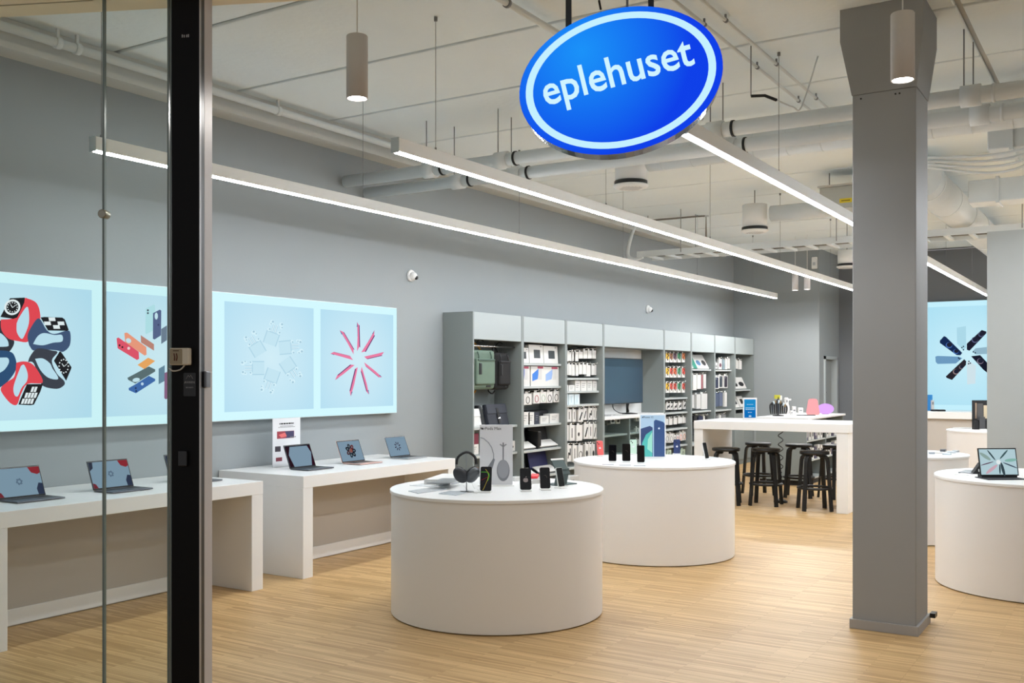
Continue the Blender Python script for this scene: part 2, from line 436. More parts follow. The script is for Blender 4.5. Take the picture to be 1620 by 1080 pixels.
# ------------------------------------------------------------------ ceiling installations
def hpipe(name, label, px, t_x, z, r, y1, y0=YR+.05, y_split=(), m=PIPE, seg=20):
    """pipe along Y at x = t_x"""
    t = thing(name, label, 'pipe', (t_x, y1, z))
    bm = new_bm(); sweep(bm, [(0, 0, 0), (0, y0-y1, 0)], r, seg); obj('pipe_run', bm, m, t)
    for y in y_split:
        bm = new_bm(); sweep(bm, [(0, y-y1, 0), (0, y-y1-.13, 0)], r*1.3, seg); obj('pipe_socket', bm, m, t)
        bm = new_bm(); cylp(bm, (0, y-y1-.02, r), (0, y-y1-.02, ZC-z+.0), .005, 6); obj('hanger_rod', bm, STEEL, t)
        bm = new_bm(); sweep(bm, [(0, y-y1-.20, 0), (0, y-y1-.22, 0)], r*1.12, seg); obj('pipe_strap', bm, BLACKM if y > 2.2 else PIPE, t)
    return t
hpipe('drain_pipe', 'upper white drain pipe hanging behind the blue oval sign', 0, 7.56, 3.60, .058, 6.72, y_split=[on_x(q, 280, 7.56).y for q in (672, 785, 1120, 1520)])
hpipe('drain_pipe', 'lower white drain pipe hanging below and behind its twin', 0, 7.88, 3.535, .056, 6.72, y_split=[on_x(q, 280, 7.88).y for q in (716, 806, 1140, 1535)])
bm = new_bm(); t = thing('air_duct', 'wide spiral air duct running crosswise behind the white pipes', 'duct', (8.84, 4.0, 3.75))
sweep(bm, [(0, 0, 0), (0, -7.42, 0)], .125, 28); obj('duct_tube', bm, PIPE, t)
for i in range(24):
    bm = new_bm(); sweep(bm, [(0, -.15-.3*i, 0), (0, -.158-.3*i, 0)], .1275, 28); obj('duct_seam', bm, PIPE, t)
bm = new_bm(); t = thing('air_duct', 'smaller cream air duct feeding the middle round vent', 'duct', (12.6, 4.0, 3.74))
sweep(bm, [(0, 0, 0), (0, -1.75, 0)], .1, 24); obj('duct_tube', bm, PIPE, t)
t = thing('air_duct', 'thick duct running away behind the grey column', 'duct', (11.2, 1.95, 3.74))
bm = new_bm(); sweep(bm, [(0, 0, 0), (7.2, 0, 0)], .2, 28); obj('duct_tube', bm, PIPE, t)
for i in range(5):
    bm = new_bm(); sweep(bm, [(.25+1.2*i, 0, 0), (.29+1.2*i, 0, 0)], .206, 28); obj('duct_seam', bm, PIPE, t)
t = thing('air_duct', 'rectangular cream duct crossing at the right edge', 'duct', (11.75, .95, 3.62))
bx('duct_tube', PIPE, t, -.15, .2, -4.3, .6, -.12, .12, bevel=.01); bx('duct_flange', PIPE, t, -.17, .22, .3, .33, -.14, .14)
t = thing('air_duct', 'wide flat duct under the ceiling right of the column', 'duct', (9.6, 0, 3.72))
bx('duct_tube', PIPE, t, -.25, .3, -3.4, 1.1, -.14, .14, bevel=.01)
for y in (-.2, -1.4, .9): bx('duct_flange', PIPE, t, -.27, .32, y, y+.03, -.16, .16)
# sagging cables at the right
for i, (dz_, x_) in enumerate(((0, 8.95), (-.05, 9.1), (-.02, 9.02), (.05, 8.9))):
    a = on_x(1450+6*i, 250+5*i, x_); b = on_x(1760, 190-8*i, x_); mid = (a+b)/2; mid.z -= .10+.05*i
    bm = new_bm(); sweep(bm, join_curve([a, mid, b], 8), .011, 6)
    tag(obj('ceiling_cable', bm, PIPE), ['uppermost', 'second', 'third', 'lowest'][i]+' of the pale cables sagging right of the grey column', 'cable')
# round vents
def vent(px, py_bot, label, zb=3.52, body=.17, h=.3):
    t_ = (zb-CH)*F/(HZ-py_bot); p = at_t(px, py_bot, t_)
    t = thing('ceiling_vent', label, 'vent', (p.x, p.y, zb))
    bm = new_bm(); lathe(bm, [(0, .07), (body*.92, .07), (body*.92, h), (0, h)], 36); obj('vent_body', bm, WHITEM, t)
    bm = new_bm(); lathe(bm, [(0, .03), (body*.97, .03), (body*.97, .07), (0, .07)], 36); obj('vent_slot', bm, BLACK, t)
    bm = new_bm(); lathe(bm, [(0, 0), (body*.85, 0), (body*1.02, .018), (body*1.02, .032), (0, .032)], 36); fc = obj('vent_disc', bm, WHITEM, t)
    bm = new_bm()
    for i in range(9):
        for j in range(9):
            x, y = (i-4)*.026, (j-4)*.026
            if math.hypot(x, y) < .11: cylp(bm, (x, y, .002), (x, y, -.001), .007, 6)
    obj('perforations', bm, mat((90, 92, 94), .6), fc, kind='stuff')
    bm = new_bm(); cylp(bm, (0, 0, h), (0, 0, ZC-zb), .006, 6); obj('hanger_rod', bm, STEEL, t)
    return t
vent(998, 298, 'round white ceiling vent just below the blue oval sign')
vent(1194, 368, 'round white ceiling vent in the middle behind the long lamps', h=.36)
vent(1340, 424, 'round white ceiling vent half hidden by the grey column')
# conduits along X on the ceiling
for (Y, z, r, lab, x0, x1) in ((3.37, 4.0, .022, 'thicker ceiling conduit running up left of the blue sign', 2.5, 8.6),
                       (2.49, 4.03, .012, 'left one of the two thin conduits above the long lamp', 2.5, 14),
                       (2.34, 4.03, .012, 'right one of the two thin conduits above the long lamp', 2.5, 14)):
    t = thing('ceiling_conduit', lab, 'pipe', (x0, Y, z))
    bm = new_bm(); sweep(bm, [(0, 0, 0), (x1-x0, 0, 0)], r, 10); obj('pipe_run', bm, PIPE, t)
    for i in range(int((x1-x0)/1.1)):
        X = .6+1.1*i
        bm = new_bm(); sweep(bm, [(X-.012, 0, 0), (X+.012, 0, 0)], r*1.35, 10); box(bm, X-.006, X+.006, -.006, .006, r, ZC-z); obj('pipe_clamp', bm, STEEL if r > .02 else GREYC, t)
# sprinkler pipe bracket in the back
t = thing('sprinkler_pipe', 'thin pipe with an elbow hanging over the shelf wall', 'pipe', (0, 0, 0))
a = at_t(1025, 349, 15.0); b = at_t(1117, 341, 15.0); b2 = at_t(1117, 378, 15.0)
bm = new_bm(); sweep(bm, [a, b, b2], .014, 8); obj('pipe_run', bm, mat((120, 114, 106), .5), t)
for p in (b, a):
    bm = new_bm(); sweep(bm, [p+Vector((0, .04, 0)), p-Vector((0, .04, 0))], .022, 8); obj('pipe_socket', bm, PIPE, t)
    bm = new_bm(); sweep(bm, [p, Vector((p.x, p.y, ZC))], .005, 6); obj('hanger_rod', bm, STEEL, t)
# cable tray
t = thing('cable_tray', 'cream wire ladder tray with cables hanging crosswise in the back', 'cable tray', (13.76, 0, 3.42))
for x in (-.27, .27):
    bx('side_rail', PIPE, t, x-.01, x+.01, -3.4, 6.3, 0, .085)
for i in range(33):
    bx('rung', PIPE, t, -.26, .26, 6.1-.29*i, 6.15-.29*i, -.004, .03)
for k in range(3):
    bm = new_bm(); sweep(bm, [(-.12+.11*k+.01*math.sin(i*1.3+k), 6.2-.6*i, .045+.006*math.sin(i+k)) for i in range(17)], .014, 6); obj('tray_cable', bm, mat((112, 108, 100), .6), t)
for y in (5.6, 3.4, 1.2, -1):
    for x in (-.285, .285):
        bm = new_bm(); cylp(bm, (x, y, .03), (x, y, ZC-3.42), .005, 6); obj('hanger_rod', bm, STEEL, t)
bm = new_bm(); sweep(bm, join_curve([(13.7, 6.3, 3.45), (13.7, 6.45, 3.42), (13.7, 6.55, 3.5), (13.7, 6.5, 3.75), (13.7, 6.42, 3.95)]), .03, 8)
tag(obj('flexible_conduit', bm, PIPE), 'white flexible conduit dropping onto the cable tray by the wall', 'conduit')
# metal unit by the column
p = at_t(1345, 328, 11.5)
t = thing('air_handling_unit', 'grey metal ceiling box with yellow label beside the column', 'ventilation unit', (p.x, p.y, p.z))
bx('casing', mat((176, 178, 172), .5), t, 0, .5, -.6, .35, 0, .26, bevel=.008)
bx('top_flange', mat((190, 190, 184), .5), t, -.02, .52, -.62, .37, .26, .28)
bx('warning_label', mat((214, 190, 30), .5), t, -.002, .001, -.02, .12, .06, .11)
bx('printed_line', mat((90, 76, 14), .5), t, -.003, -.002, 0, .1, .08, .09)
for y in (-.5, .3):
    bm = new_bm(); cylp(bm, (.25, y, .28), (.25, y, ZC-p.z), .006, 6); obj('hanger_rod', bm, STEEL, t)
# small black twisted bracket under the ceiling
p = at_t(1188, 152, 7.3)
t = thing('ceiling_bracket', 'bent dark metal strip fixed under the ceiling near the sign', 'bracket', p)
bm = new_bm(); sweep(bm, [(0, 0, 0), (.04, -.09, .0), (.10, -.16, -.03)], .012, 4); obj('strip', bm, BLACKM, t)
bm = new_bm(); sweep(bm, join_curve([(.10, -.16, -.03), (.16, -.26, -.08), (.25, -.3, -.06), (.5, -.35, ZC-p.z)]), .006, 6); obj('cable', bm, PIPE, t)
bm = new_bm(); cylp(bm, (0, 0, 0), (0, 0, ZC-p.z), .004, 6); obj('hanger_rod', bm, STEEL, t)

# ------------------------------------------------------------------ lamps
ZL = 3.07
def linear(X0, X1, Y, label, k=.6, s=1):
    t = thing('linear_lamp', label, 'lamp', (X0, Y, ZL))
    L = X1-X0
    bx('housing', mat((250, 252, 253), .45), t, 0, L, -.030, .030, .012, .098, bevel=.003)
    bx('diffuser', emit((246, 250, 255), LIN*s), t, .01, L-.01, -.017, .017, .004, .0115)
    bx('end_cap', mat((190, 200, 206), .4), t, -.006, 0, -.031, .031, .004, .1)
    while k < L:
        bm = new_bm(); cylp(bm, (k, 0, .098), (k, 0, ZC-ZL-.004), .0022, 5); cylp(bm, (k, 0, ZC-ZL-.03), (k, 0, ZC-ZL-.004), .012, 8); cylp(bm, (k, 0, .098), (k, 0, .12), .007, 8)
        obj('suspension_wire', bm, STEEL, t); k += 2.53
    return t
linear(3.93, 17.93, 5.60, 'long white linear lamp hanging nearest the left wall', .06)
linear(4.975, 17.9, 4.005, 'long white linear lamp starting above the middle of the shop', .43)
linear(5.50, 19.3, 2.275, 'long white linear lamp starting beside the blue oval sign', 1.85)
linear(7.0, 19.3, .2, 'long white linear lamp over the right side beyond the column', s=1.4)
linear(9.5, 19.3, -1.6, 'long white linear lamp at the far right behind the partition', s=1.5)
def pendant(p, label, r=.052, h=.3, proto=[None]):
    if proto[0] is None:
        t = thing('pendant_lamp', label, 'lamp', p, 0, 'cylinder pendant lamps')
        bm = new_bm(); lathe(bm, [(r*.86, .012), (r*.9, 0), (r, 0), (r, h), (r*.95, h+.004), (0, h+.004)], 32); obj('shade', bm, mat((206, 203, 202), .5), t)
        bm = new_bm(); lathe(bm, [(0, .009), (r*.88, .009)], 32); obj('lens', bm, emit((255, 252, 248), SPOT), t)
        bm = new_bm(); cylp(bm, (0, 0, h), (0, 0, ZC-p[2]), .0035, 6); cylp(bm, (0, 0, ZC-p[2]-.04), (0, 0, ZC-p[2]), .03, 12); obj('cord', bm, WHITEM, t)
        proto[0] = t; return t
    return dup(proto[0], p, 0, label)
def spot(parent, watts):
    l = bpy.data.lights.new('spot_bulb', 'SPOT'); l.energy = watts; l.spot_size = R(168); l.spot_blend = .35; l.shadow_soft_size = .04; l.color = (1, .97, .93)
    o = bpy.data.objects.new('spot_bulb', l); C.objects.link(o); o.parent = parent; o.location = (0, 0, -.012)
for px, t_, lab in ((565, 4.83, 'cylinder pendant lamp hanging alone left of the blue sign'), (1428, 4.53, 'cylinder pendant lamp hanging in front of the grey column')):
    p = at_t(px, 150, t_); p.z = 2.995; spot(pendant(p, lab), 25)
for px, py, lab in ((1258, 459, 'left one of two small cylinder pendants near the back wall'), (1277, 463, 'right one of two small cylinder pendants near the back wall')):
    p = at_t(px, py, 17.2 if px < 1270 else 17.0); p.z = 3.14; spot(pendant(p, lab), 60)
# round bolt box cameras on the left wall
def dome(px, py, label, s=1):
    p = on_y(px, py, YW)
    t = thing('security_camera', label, 'camera', (p.x, YW, p.z))
    M = Matrix.Rotation(R(90), 3, 'X')
    bm = new_bm(); lathe(bm, [(0, 0), (.062, 0), (.066, .012), (.058, .03), (0, .03)], 24, M=M); obj('base', bm, WHITEM, t)
    bm = new_bm(); lathe(bm, [(.046*math.cos(R(a)), .046*math.sin(R(a))) for a in range(-10, 91, 10)], 20, loc=(0, -.04, -.006), M=M); obj('dome', bm, WHITEM, t)
    bm = new_bm(); lathe(bm, [(0, .012), (.02, .010), (.024, 0), (0, -.01)], 16, loc=(.012, -.076, -.026), M=Matrix.Rotation(R(115), 3, 'X')); obj('lens', bm, BLACK, t)
dome(649, 436, 'white dome camera on the wall right of the lit posters')
dome(1024, 489, 'white dome camera on the wall above the monitor shelf')
p = on_x(1289, 415, XB); t = thing('wall_sensor', 'small white sensor box high on the back wall', 'sensor', (XB, p.y, p.z))
bx('housing', WHITEM, t, -.05, 0, -.05, .05, -.12, .1, bevel=.01); bx('lens', mat((190, 194, 198), .3), t, -.056, -.05, -.025, .025, -.06, .0)

# ------------------------------------------------------------------ blue oval sign
ps = at_t(980.5, 128, 4.2)
sign = thing('hanging_sign', 'large backlit blue oval sign with white ring and lettering', 'sign', ps, FR)
ROLL = R(11.5); a_, b_ = .430, .3025
def oval(a, b, n=72): return [(x*math.cos(ROLL)-y*math.sin(ROLL), x*math.sin(ROLL)+y*math.cos(ROLL)) for x, y in ell(0, 0, a, b, n)]
def ring_plate(bm, a0, b0, a1, b1, y, d):
    o1, i1 = oval(a0, b0), oval(a1, b1); n = len(o1)
    vo = [bm.verts.new((p[0], y-d, p[1])) for p in o1]; vi = [bm.verts.new((p[0], y-d, p[1])) for p in i1]
    for i in range(n): bm.faces.new((vo[i], vo[(i+1) % n], vi[(i+1) % n], vi[i]))
    return bm
bm = new_bm(); prism(bm, [(p[0], 0, p[1]) for p in oval(a_*.995, b_*.995)], (0, 1, 0), .11); obj('casing', bm, mat((26, 26, 30), .15, .6), sign)
bm = new_bm(); flat_poly(bm, oval(a_, b_), 0, .006)
face = obj('blue_face', bm, radial_emit((28, 150, 255), (16, 66, 238), .46, (-.16, 0, .13)), sign)
face.active_material.node_tree.nodes['Emission'].inputs[1].default_value = .95
bm = new_bm(); ring_plate(bm, a_*.935, b_*.925, a_*.862, b_*.835, 0, .0085); obj('white_ring', bm, emit((196, 240, 255), 1), sign)
Mt = Matrix.Translation((-.016, -.008, .034)) @ Matrix.Rotation(-ROLL-R(2), 4, 'Y') @ FRONT
text('lettering', 'eplehuset', .184, emit((208, 244, 255), 1), sign, Mt, .003, offset=.0022, sx=.905)
bm = new_bm()
for x in (-.22, .13):
    box(bm, x-.012, x+.012, .04, .065, b_*.75, 1.2)
obj('hanger_bar', bm, mat((52, 56, 62), .5, .4), sign)
bm = new_bm(); box(bm, .025, .035, .04, .06, b_*.9, 1.2); obj('hanger_bar', bm, mat((120, 122, 124), .4, .6), sign)
bm = new_bm()
for i in range(12): sweep(bm, [(-.085+.008*math.cos(i*1.2), .05, b_*.9+.05*i), (-.085+.008*math.cos(i*1.2+1), .05, b_*.9+.05*i+.04)], .005, 5)
obj('hanger_chain', bm, BLACKM, sign)

# ------------------------------------------------------------------ backlit posters on the left wall
YF = 6.70
def lightbox_left():
    x0, x1, z0, z1 = 1.6, 8.351, 1.267, 2.383
    t = thing('light_box', 'long backlit wall display with four product posters', 'light box', (x0, YF, z0))
    bx('housing', mat((226, 230, 232), .4), t, 0, x1-x0, .004, YW-YF, 0, z1-z0)
    fp = bx('lit_face', emit((212, 249, 255), 1.0), t, .004, x1-x0-.004, 0, .004, .004, z1-z0-.004)
    edges = [(-40, 145), (166, 332), (355, 496), (507, 622)]
    zi0, zi1 = 1.345-z0, 2.305-z0
    panels = []
    for (a, b) in edges:
        xa, xb = on_y(max(a, -260), 500, YF).x, on_y(b, 500, YF).x
        if a < 0: xa = xb-1.28
        cx_ = (xa+xb)/2-x0
        m = radial_emit((214, 242, 252), (186, 228, 247), .75, (cx_, 0, .55), .96)
        panels.append(obj('poster', box(new_bm(), xa-x0, xb-x0, -.001, 0, zi0, zi1), m, t))
    return t, panels, Vector((x0, YF, z0))
LB, PANELS, LBO = lightbox_left()
def lb_shape(panel, name, pts, color, layer, s=.95):
    """pts in photo pixels, laid on the poster plane"""
    bm = new_bm(); y = -.001-.0006*layer
    q = [on_y(px, py, YF)-LBO for px, py in pts]
    prism(bm, [(v.x, y, v.z) for v in q], (0, -1, 0), .0005)
    return obj(name, bm, emit(color, s), panel)
def zc(pts, ox, oy, s): return [(ox+x/s, oy+y/s) for x, y in pts]
BG = (196, 231, 247)
# poster 1: wrist watches arranged in a ring
def zw(pts): return zc(pts, 0, 440, 4.906)
P1 = PANELS[0]; RED = (238, 70, 82); NAV = (62, 84, 120); DGR = (58, 62, 74)
def sm(pts, n=4): return [(v.x, v.y) for v in join_curve([(x, y, 0) for x, y in pts+[pts[0]]], n)[:-1]]
SH = [('watch_band', [(5, 320), (10, 400), (60, 465), (140, 488), (215, 492), (240, 420), (305, 340), (308, 260), (280, 190), (215, 158), (185, 165), (120, 300)], RED, 1),
      ('band_opening', [(128, 350), (150, 300), (205, 222), (222, 260), (222, 350), (190, 440), (165, 470), (130, 420)], BG, 2),
      ('watch_band', [(225, 520), (212, 450), (240, 380), (300, 310), (360, 400), (420, 432), (520, 405), (545, 430), (540, 520), (490, 570), (440, 560), (300, 550), (255, 560)], NAV, 2),
      ('band_opening', [(255, 510), (290, 450), (340, 425), (420, 440), (478, 440), (480, 490), (410, 500), (330, 520)], BG, 3),
      ('watch_band', [(215, 650), (235, 600), (290, 545), (400, 560), (445, 575), (400, 640), (440, 740), (495, 795), (495, 830), (440, 858), (340, 840), (305, 790), (260, 660)], DGR, 3),
      ('band_opening', [(270, 625), (330, 622), (385, 660), (405, 700), (445, 760), (440, 785), (370, 770), (310, 710)], BG, 4),
      ('watch_band', [(125, 655), (180, 645), (240, 660), (290, 715), (328, 810), (210, 820), (160, 900), (130, 980), (80, 970), (20, 900), (5, 850), (60, 800), (110, 760)], RED, 4),
      ('band_opening', [(160, 680), (185, 672), (212, 740), (205, 800), (165, 850), (135, 915), (108, 900), (105, 830)], BG, 5),
      ('watch_band', [(-60, 560), (60, 565), (110, 600), (125, 700), (60, 800), (-10, 850), (-60, 850)], (38, 78, 120), 2),
      ('band_opening', [(-60, 620), (20, 615), (60, 620), (65, 660), (20, 720), (-60, 740)], BG, 3),
      ('watch_band', [(-60, 330), (5, 330), (60, 440), (110, 490), (80, 560), (20, 600), (-60, 590)], (44, 50, 60), 0),
      ('band_opening', [(-60, 430), (0, 425), (50, 470), (65, 510), (50, 530), (-60, 520)], BG, 1)]
for n, pts, c_, l in SH: lb_shape(P1, n, zw(sm(pts)), c_, l)
for pts, c_ in (([(0, 300), (75, 155), (190, 150), (185, 190), (130, 305), (100, 315)], (20, 20, 26)), ([(312, 305), (340, 300), (480, 305), (500, 320), (530, 400), (520, 408), (370, 405)], (18, 18, 24)),
              ([(415, 640), (460, 568), (470, 570), (552, 690), (548, 705), (510, 795)], (18, 18, 24)), ([(205, 822), (330, 820), (310, 880), (260, 980), (235, 985), (140, 980), (150, 950)], (18, 18, 22))):
    lb_shape(P1, 'watch_face', zw(pts), c_, 6)
W_ = (240, 248, 252); K_ = (16, 16, 20)
lb_shape(P1, 'watch_dial', zw(ell(92, 225, 64, 60, 20, R(-30))), W_, 7); lb_shape(P1, 'watch_dial', zw(ell(92, 225, 48, 45, 20, R(-30))), K_, 8)
def ticks(cx_, cy_, a, b, r_=5, n=12, rot=0):
    for i in range(n):
        q_ = 2*math.pi*i/n; lb_shape(P1, 'dial_mark', zw(ell(cx_+a*math.cos(q_), cy_+b*math.sin(q_), r_, r_, 5)), W_, 9)
ticks(92, 225, 38, 36); ticks(490, 682, 36, 52, 6)
for cx_, cy_ in ((92, 225), (490, 682)):
    lb_shape(P1, 'dial_mark', zw([(cx_-2, cy_+4), (cx_+3, cy_+4), (cx_+26, cy_-14), (cx_+24, cy_-18)]), W_, 9)
    lb_shape(P1, 'dial_mark', zw([(cx_-2, cy_+3), (cx_+3, cy_), (cx_-12, cy_-22), (cx_-16, cy_-20)]), W_, 9)
for cx_, cy_ in ((400, 318), (365, 350), (470, 350), (435, 378)):
    lb_shape(P1, 'dial_mark', zw([(cx_-28, cy_-14), (cx_+22, cy_-14), (cx_+28, cy_+14), (cx_-22, cy_+14)]), W_, 8)
for (cx_, cy_) in ((262, 862), (238, 908), (212, 954)):
    for k in ((-1, 0) if cy_ < 880 else (-2, -1, 0, 1)):
        lb_shape(P1, 'dial_mark', zw([(cx_+k*24+8, cy_-20), (cx_+k*24+26, cy_-20), (cx_+k*24+12, cy_+20), (cx_+k*24-6, cy_+20)]), W_, 8)
# poster 2: phone cases
def z2(pts): return zc(pts, 170, 460, 5.4)
P2 = PANELS[1]
for i, (pts, c_) in enumerate((
    ([(325, 150), (400, 115), (405, 130), (405, 330), (330, 370), (322, 360)], (186, 232, 240)),
    ([(388, 190), (445, 160), (458, 168), (456, 380), (400, 415), (387, 408)], (88, 102, 142)),
    ([(458, 325), (506, 295), (506, 420), (458, 453)], (112, 130, 150)),
    ([(142, 360), (165, 355), (330, 480), (332, 545), (315, 552), (150, 440)], (246, 158, 128)),
    ([(76, 405), (92, 398), (265, 520), (268, 580), (250, 590), (85, 490)], (234, 84, 108)),
    ([(282, 378), (395, 455), (395, 510), (284, 440)], (196, 136, 122)),
    ([(254, 632), (345, 570), (405, 598), (312, 668)], (246, 172, 98)),
    ([(168, 742), (350, 645), (405, 670), (405, 688), (235, 790), (175, 760)], (92, 112, 116)),
    ([(178, 830), (240, 795), (350, 725), (405, 752), (405, 768), (240, 874), (180, 848)], (62, 108, 176)),
    ([(434, 665), (486, 634), (486, 768), (434, 797)], (104, 138, 160)),
    ([(484, 700), (540, 680), (548, 690), (545, 900), (495, 926), (482, 915)], (142, 100, 134)),
    ([(552, 385), (575, 380), (575, 435), (552, 425)], (226, 92, 110)), ([(550, 300), (640, 340), (640, 420), (550, 350)], (60, 66, 84)),
    ([(550, 738), (575, 730), (575, 960), (552, 955)], (226, 92, 116)),
    ([(600, 500), (700, 560), (690, 620), (600, 560)], (240, 160, 120)), ([(600, 640), (720, 700), (700, 760), (600, 700)], (90, 110, 120)))):
    lb_shape(P2, 'phone_case', z2(pts), c_, 1+i*.5)
for cx_, cy_, a, b, r_ in ((412, 215, 14, 30, 0), (175, 425, 24, 20, .6), (240, 760, 32, 17, -.2), (522, 868, 12, 30, 0)):
    lb_shape(P2, 'camera_opening', z2(ell(cx_, cy_, a, b, 14, r_)), (206, 236, 248), 10)
for cx_, cy_, c_ in ((176, 490, (250, 220, 224)), (292, 794, (200, 226, 250)), (340, 166, (70, 80, 92)), (340, 190, (70, 80, 92)), (98, 465, (60, 20, 30)), (122, 480, (60, 20, 30)), (236, 830, (24, 50, 96)), (240, 855, (24, 50, 96)), (430, 290, (60, 70, 110)), (510, 800, (110, 70, 104))):
    lb_shape(P2, 'printed_dot', z2(ell(cx_, cy_, 8 if c_[0] < 120 else 12, 9 if c_[0] < 120 else 13, 10)), c_, 11)
# poster 3: pale plug adapters
P3 = PANELS[2]
def z3(pts): return zc(pts, 300, 400, 3.6)
for cx_, cy_, ang in ((465, 485, 70), (545, 538, 5), (560, 640, -55), (468, 700, -110), (388, 655, 180), (385, 545, 122)):
    ang = R(-ang); ux, uy = math.cos(ang), math.sin(ang); vx, vy = -uy, ux
    def q_(a, b): return (cx_+ux*a*.95+vx*b, cy_+uy*a+vy*b)
    lb_shape(P3, 'plug_body', z3([q_(-38, -40), (q_(36, -40)), q_(36, 40), q_(-38, 40)]), (182, 219, 236), 1, .96)
    lb_shape(P3, 'plug_body', z3([q_(-38, -34), (q_(30, -34)), q_(30, 34), q_(-38, 34)]), (200, 233, 246), 2, .97)
    for b in (-14, 4):
        lb_shape(P3, 'plug_cable', z3([q_(36, b), q_(78, b), q_(78, b+9), q_(36, b+9)]), (176, 212, 230), 1, .96)
        lb_shape(P3, 'plug_cable', z3([q_(36, b+2), q_(80, b+2), q_(80, b+6), q_(36, b+6)]), (226, 248, 255), 2, .98)
    for (a, b, r_) in ((88, -26, 13), (92, 28, 13), (74, -32, 8), (74, 34, 8), (42, -30, 10), (42, 30, 10)):
        lb_shape(P3, 'plug_bud', z3([q_(a+r_*math.cos(k), b+r_*math.sin(k)) for k in [i*.785 for i in range(8)]]), (216, 244, 253), 3, .98)
        lb_shape(P3, 'plug_bud', z3([q_(a+3+r_*.5*math.cos(k), b+3+r_*.5*math.sin(k)) for k in [i*.785 for i in range(8)]]), (170, 206, 224), 4, .96)
# poster 4: nine slim tablets edge-on
P4 = PANELS[3]
def z4(pts): return zc(pts, 520, 480, 6.35)
for a, b, c1, c2 in (((283, 185), (283, 480), (300, 215), (305, 435)), ((108, 268), (248, 510), (145, 285), (248, 460)), ((458, 268), (325, 490), (455, 318), (362, 482)),
                     ((15, 503), (243, 568), (50, 485), (212, 525)), ((553, 486), (355, 532), (530, 520), (378, 555)), ((62, 768), (258, 618), (85, 718), (215, 612)),
                     ((532, 738), (355, 590), (500, 740), (370, 632)), ((220, 930), (290, 640), (208, 875), (262, 655)), ((403, 912), (330, 635), (375, 880), (320, 680))):
    lb_shape(P4, 'tablet_edge', z4([a, ((a[0]*.6+b[0]*.4)+6, (a[1]*.6+b[1]*.4)), b, c2, c1]), (240, 130, 168), 2)
    lb_shape(P4, 'tablet_edge', z4([a, ((a[0]+b[0])/2+3, (a[1]+b[1])/2), ((c1[0]+c2[0])/2, (c1[1]+c2[1])/2), ((a[0]+c1[0])/2, (a[1]+c1[1])/2+4)]), (150, 192, 224), 1)
    lb_shape(P4, 'tablet_edge', z4([c1, (c1[0]+8, c1[1]+4), (c2[0]+9, c2[1]+4), c2]), (112, 60, 116), 3)
    dx_, dy_ = (b[0]-a[0])*.16, (b[1]-a[1])*.16
    lb_shape(P4, 'tablet_edge', z4([a, (a[0]+dx_+6, a[1]+dy_), (a[0]+dx_-4, a[1]+dy_+3)]), (74, 112, 158), 4)

# far poster on the end wall
XF = XB2-.08
pa = on_x(1460, 476, XF); pc = on_x(1531, 563, XF); zb_ = on_x(1463, 648, XF).z; wd = 2*(pa.y-pc.y)
LB2 = thing('light_box', 'tall backlit poster of phones on the far end wall', 'light box', (XF, pa.y, zb_))
H2 = on_x(1463, 478, XF).z-zb_
bx('housing', mat((60, 70, 110), .4), LB2, .004, .074, -wd, 0, -.03, H2)
bx('lit_face', emit((198, 242, 255), .98), LB2, 0, .004, -wd, 0, 0, H2)
pnl = obj('poster', box(new_bm(), -.001, 0, -wd+.09, -.09, .1, H2-.1), radial_emit((206, 243, 254), (178, 230, 249), 1.1, (0, -wd/2, H2/2), .96), LB2)
def lb2(name, pts, color, layer, s=.95):
    q = [on_x(1440+x/4.155, 440+y/4.155, XF)-LB2.location for x, y in pts]
    bm = new_bm(); prism(bm, [(-.001-.0006*layer, v.y, v.z) for v in q], (-1, 0, 0), .0005); return obj(name, bm, emit(color, s), pnl)
for pts, c_ in (([(195, 410), (222, 380), (235, 385), (342, 490), (330, 506), (305, 505), (195, 425)], (24, 44, 84)),
                ([(372, 430), (470, 340), (500, 350), (500, 362), (390, 476), (372, 470)], (32, 32, 48)),
                ([(400, 512), (460, 505), (520, 570), (505, 620), (480, 600)], (26, 28, 44)),
                ([(165, 515), (180, 510), (320, 515), (342, 525), (300, 560), (180, 563), (168, 550)], (112, 158, 196)),
                ([(410, 480), (430, 460), (560, 445), (560, 495), (430, 500)], (150, 186, 204)),
                ([(234, 645), (355, 532), (368, 545), (366, 570), (275, 668), (240, 655)], (44, 40, 48)),
                ([(306, 325), (366, 314), (368, 455), (350, 475), (308, 430)], (176, 222, 238)),
                ([(372, 560), (380, 540), (432, 575), (428, 692), (374, 698)], (212, 232, 240))):
    lb2('printed_phone', pts, c_, 1)
for cx_, cy_, a, c_ in ((255, 440, 22, (70, 110, 180)), (300, 482, 18, (70, 110, 180)), (425, 405, 22, (90, 96, 130)), (465, 370, 18, (80, 86, 120)), (460, 545, 22, (120, 110, 130)), (300, 615, 20, (150, 130, 130)), (335, 585, 14, (120, 106, 112))):
    lb2('printed_ring', ell(cx_, cy_, a, a*.9, 14), c_, 2); lb2('printed_ring', ell(cx_+3, cy_-3, a*.82, a*.72, 14), (34, 36, 54), 3)
for cx_, cy_ in ((340, 456), (350, 470), (350, 448), (386, 546), (395, 558), (384, 562), (318, 524), (325, 530), (415, 484), (428, 490)):
    lb2('printed_dot', ell(cx_, cy_, 5, 5, 8), (30, 40, 60), 3)

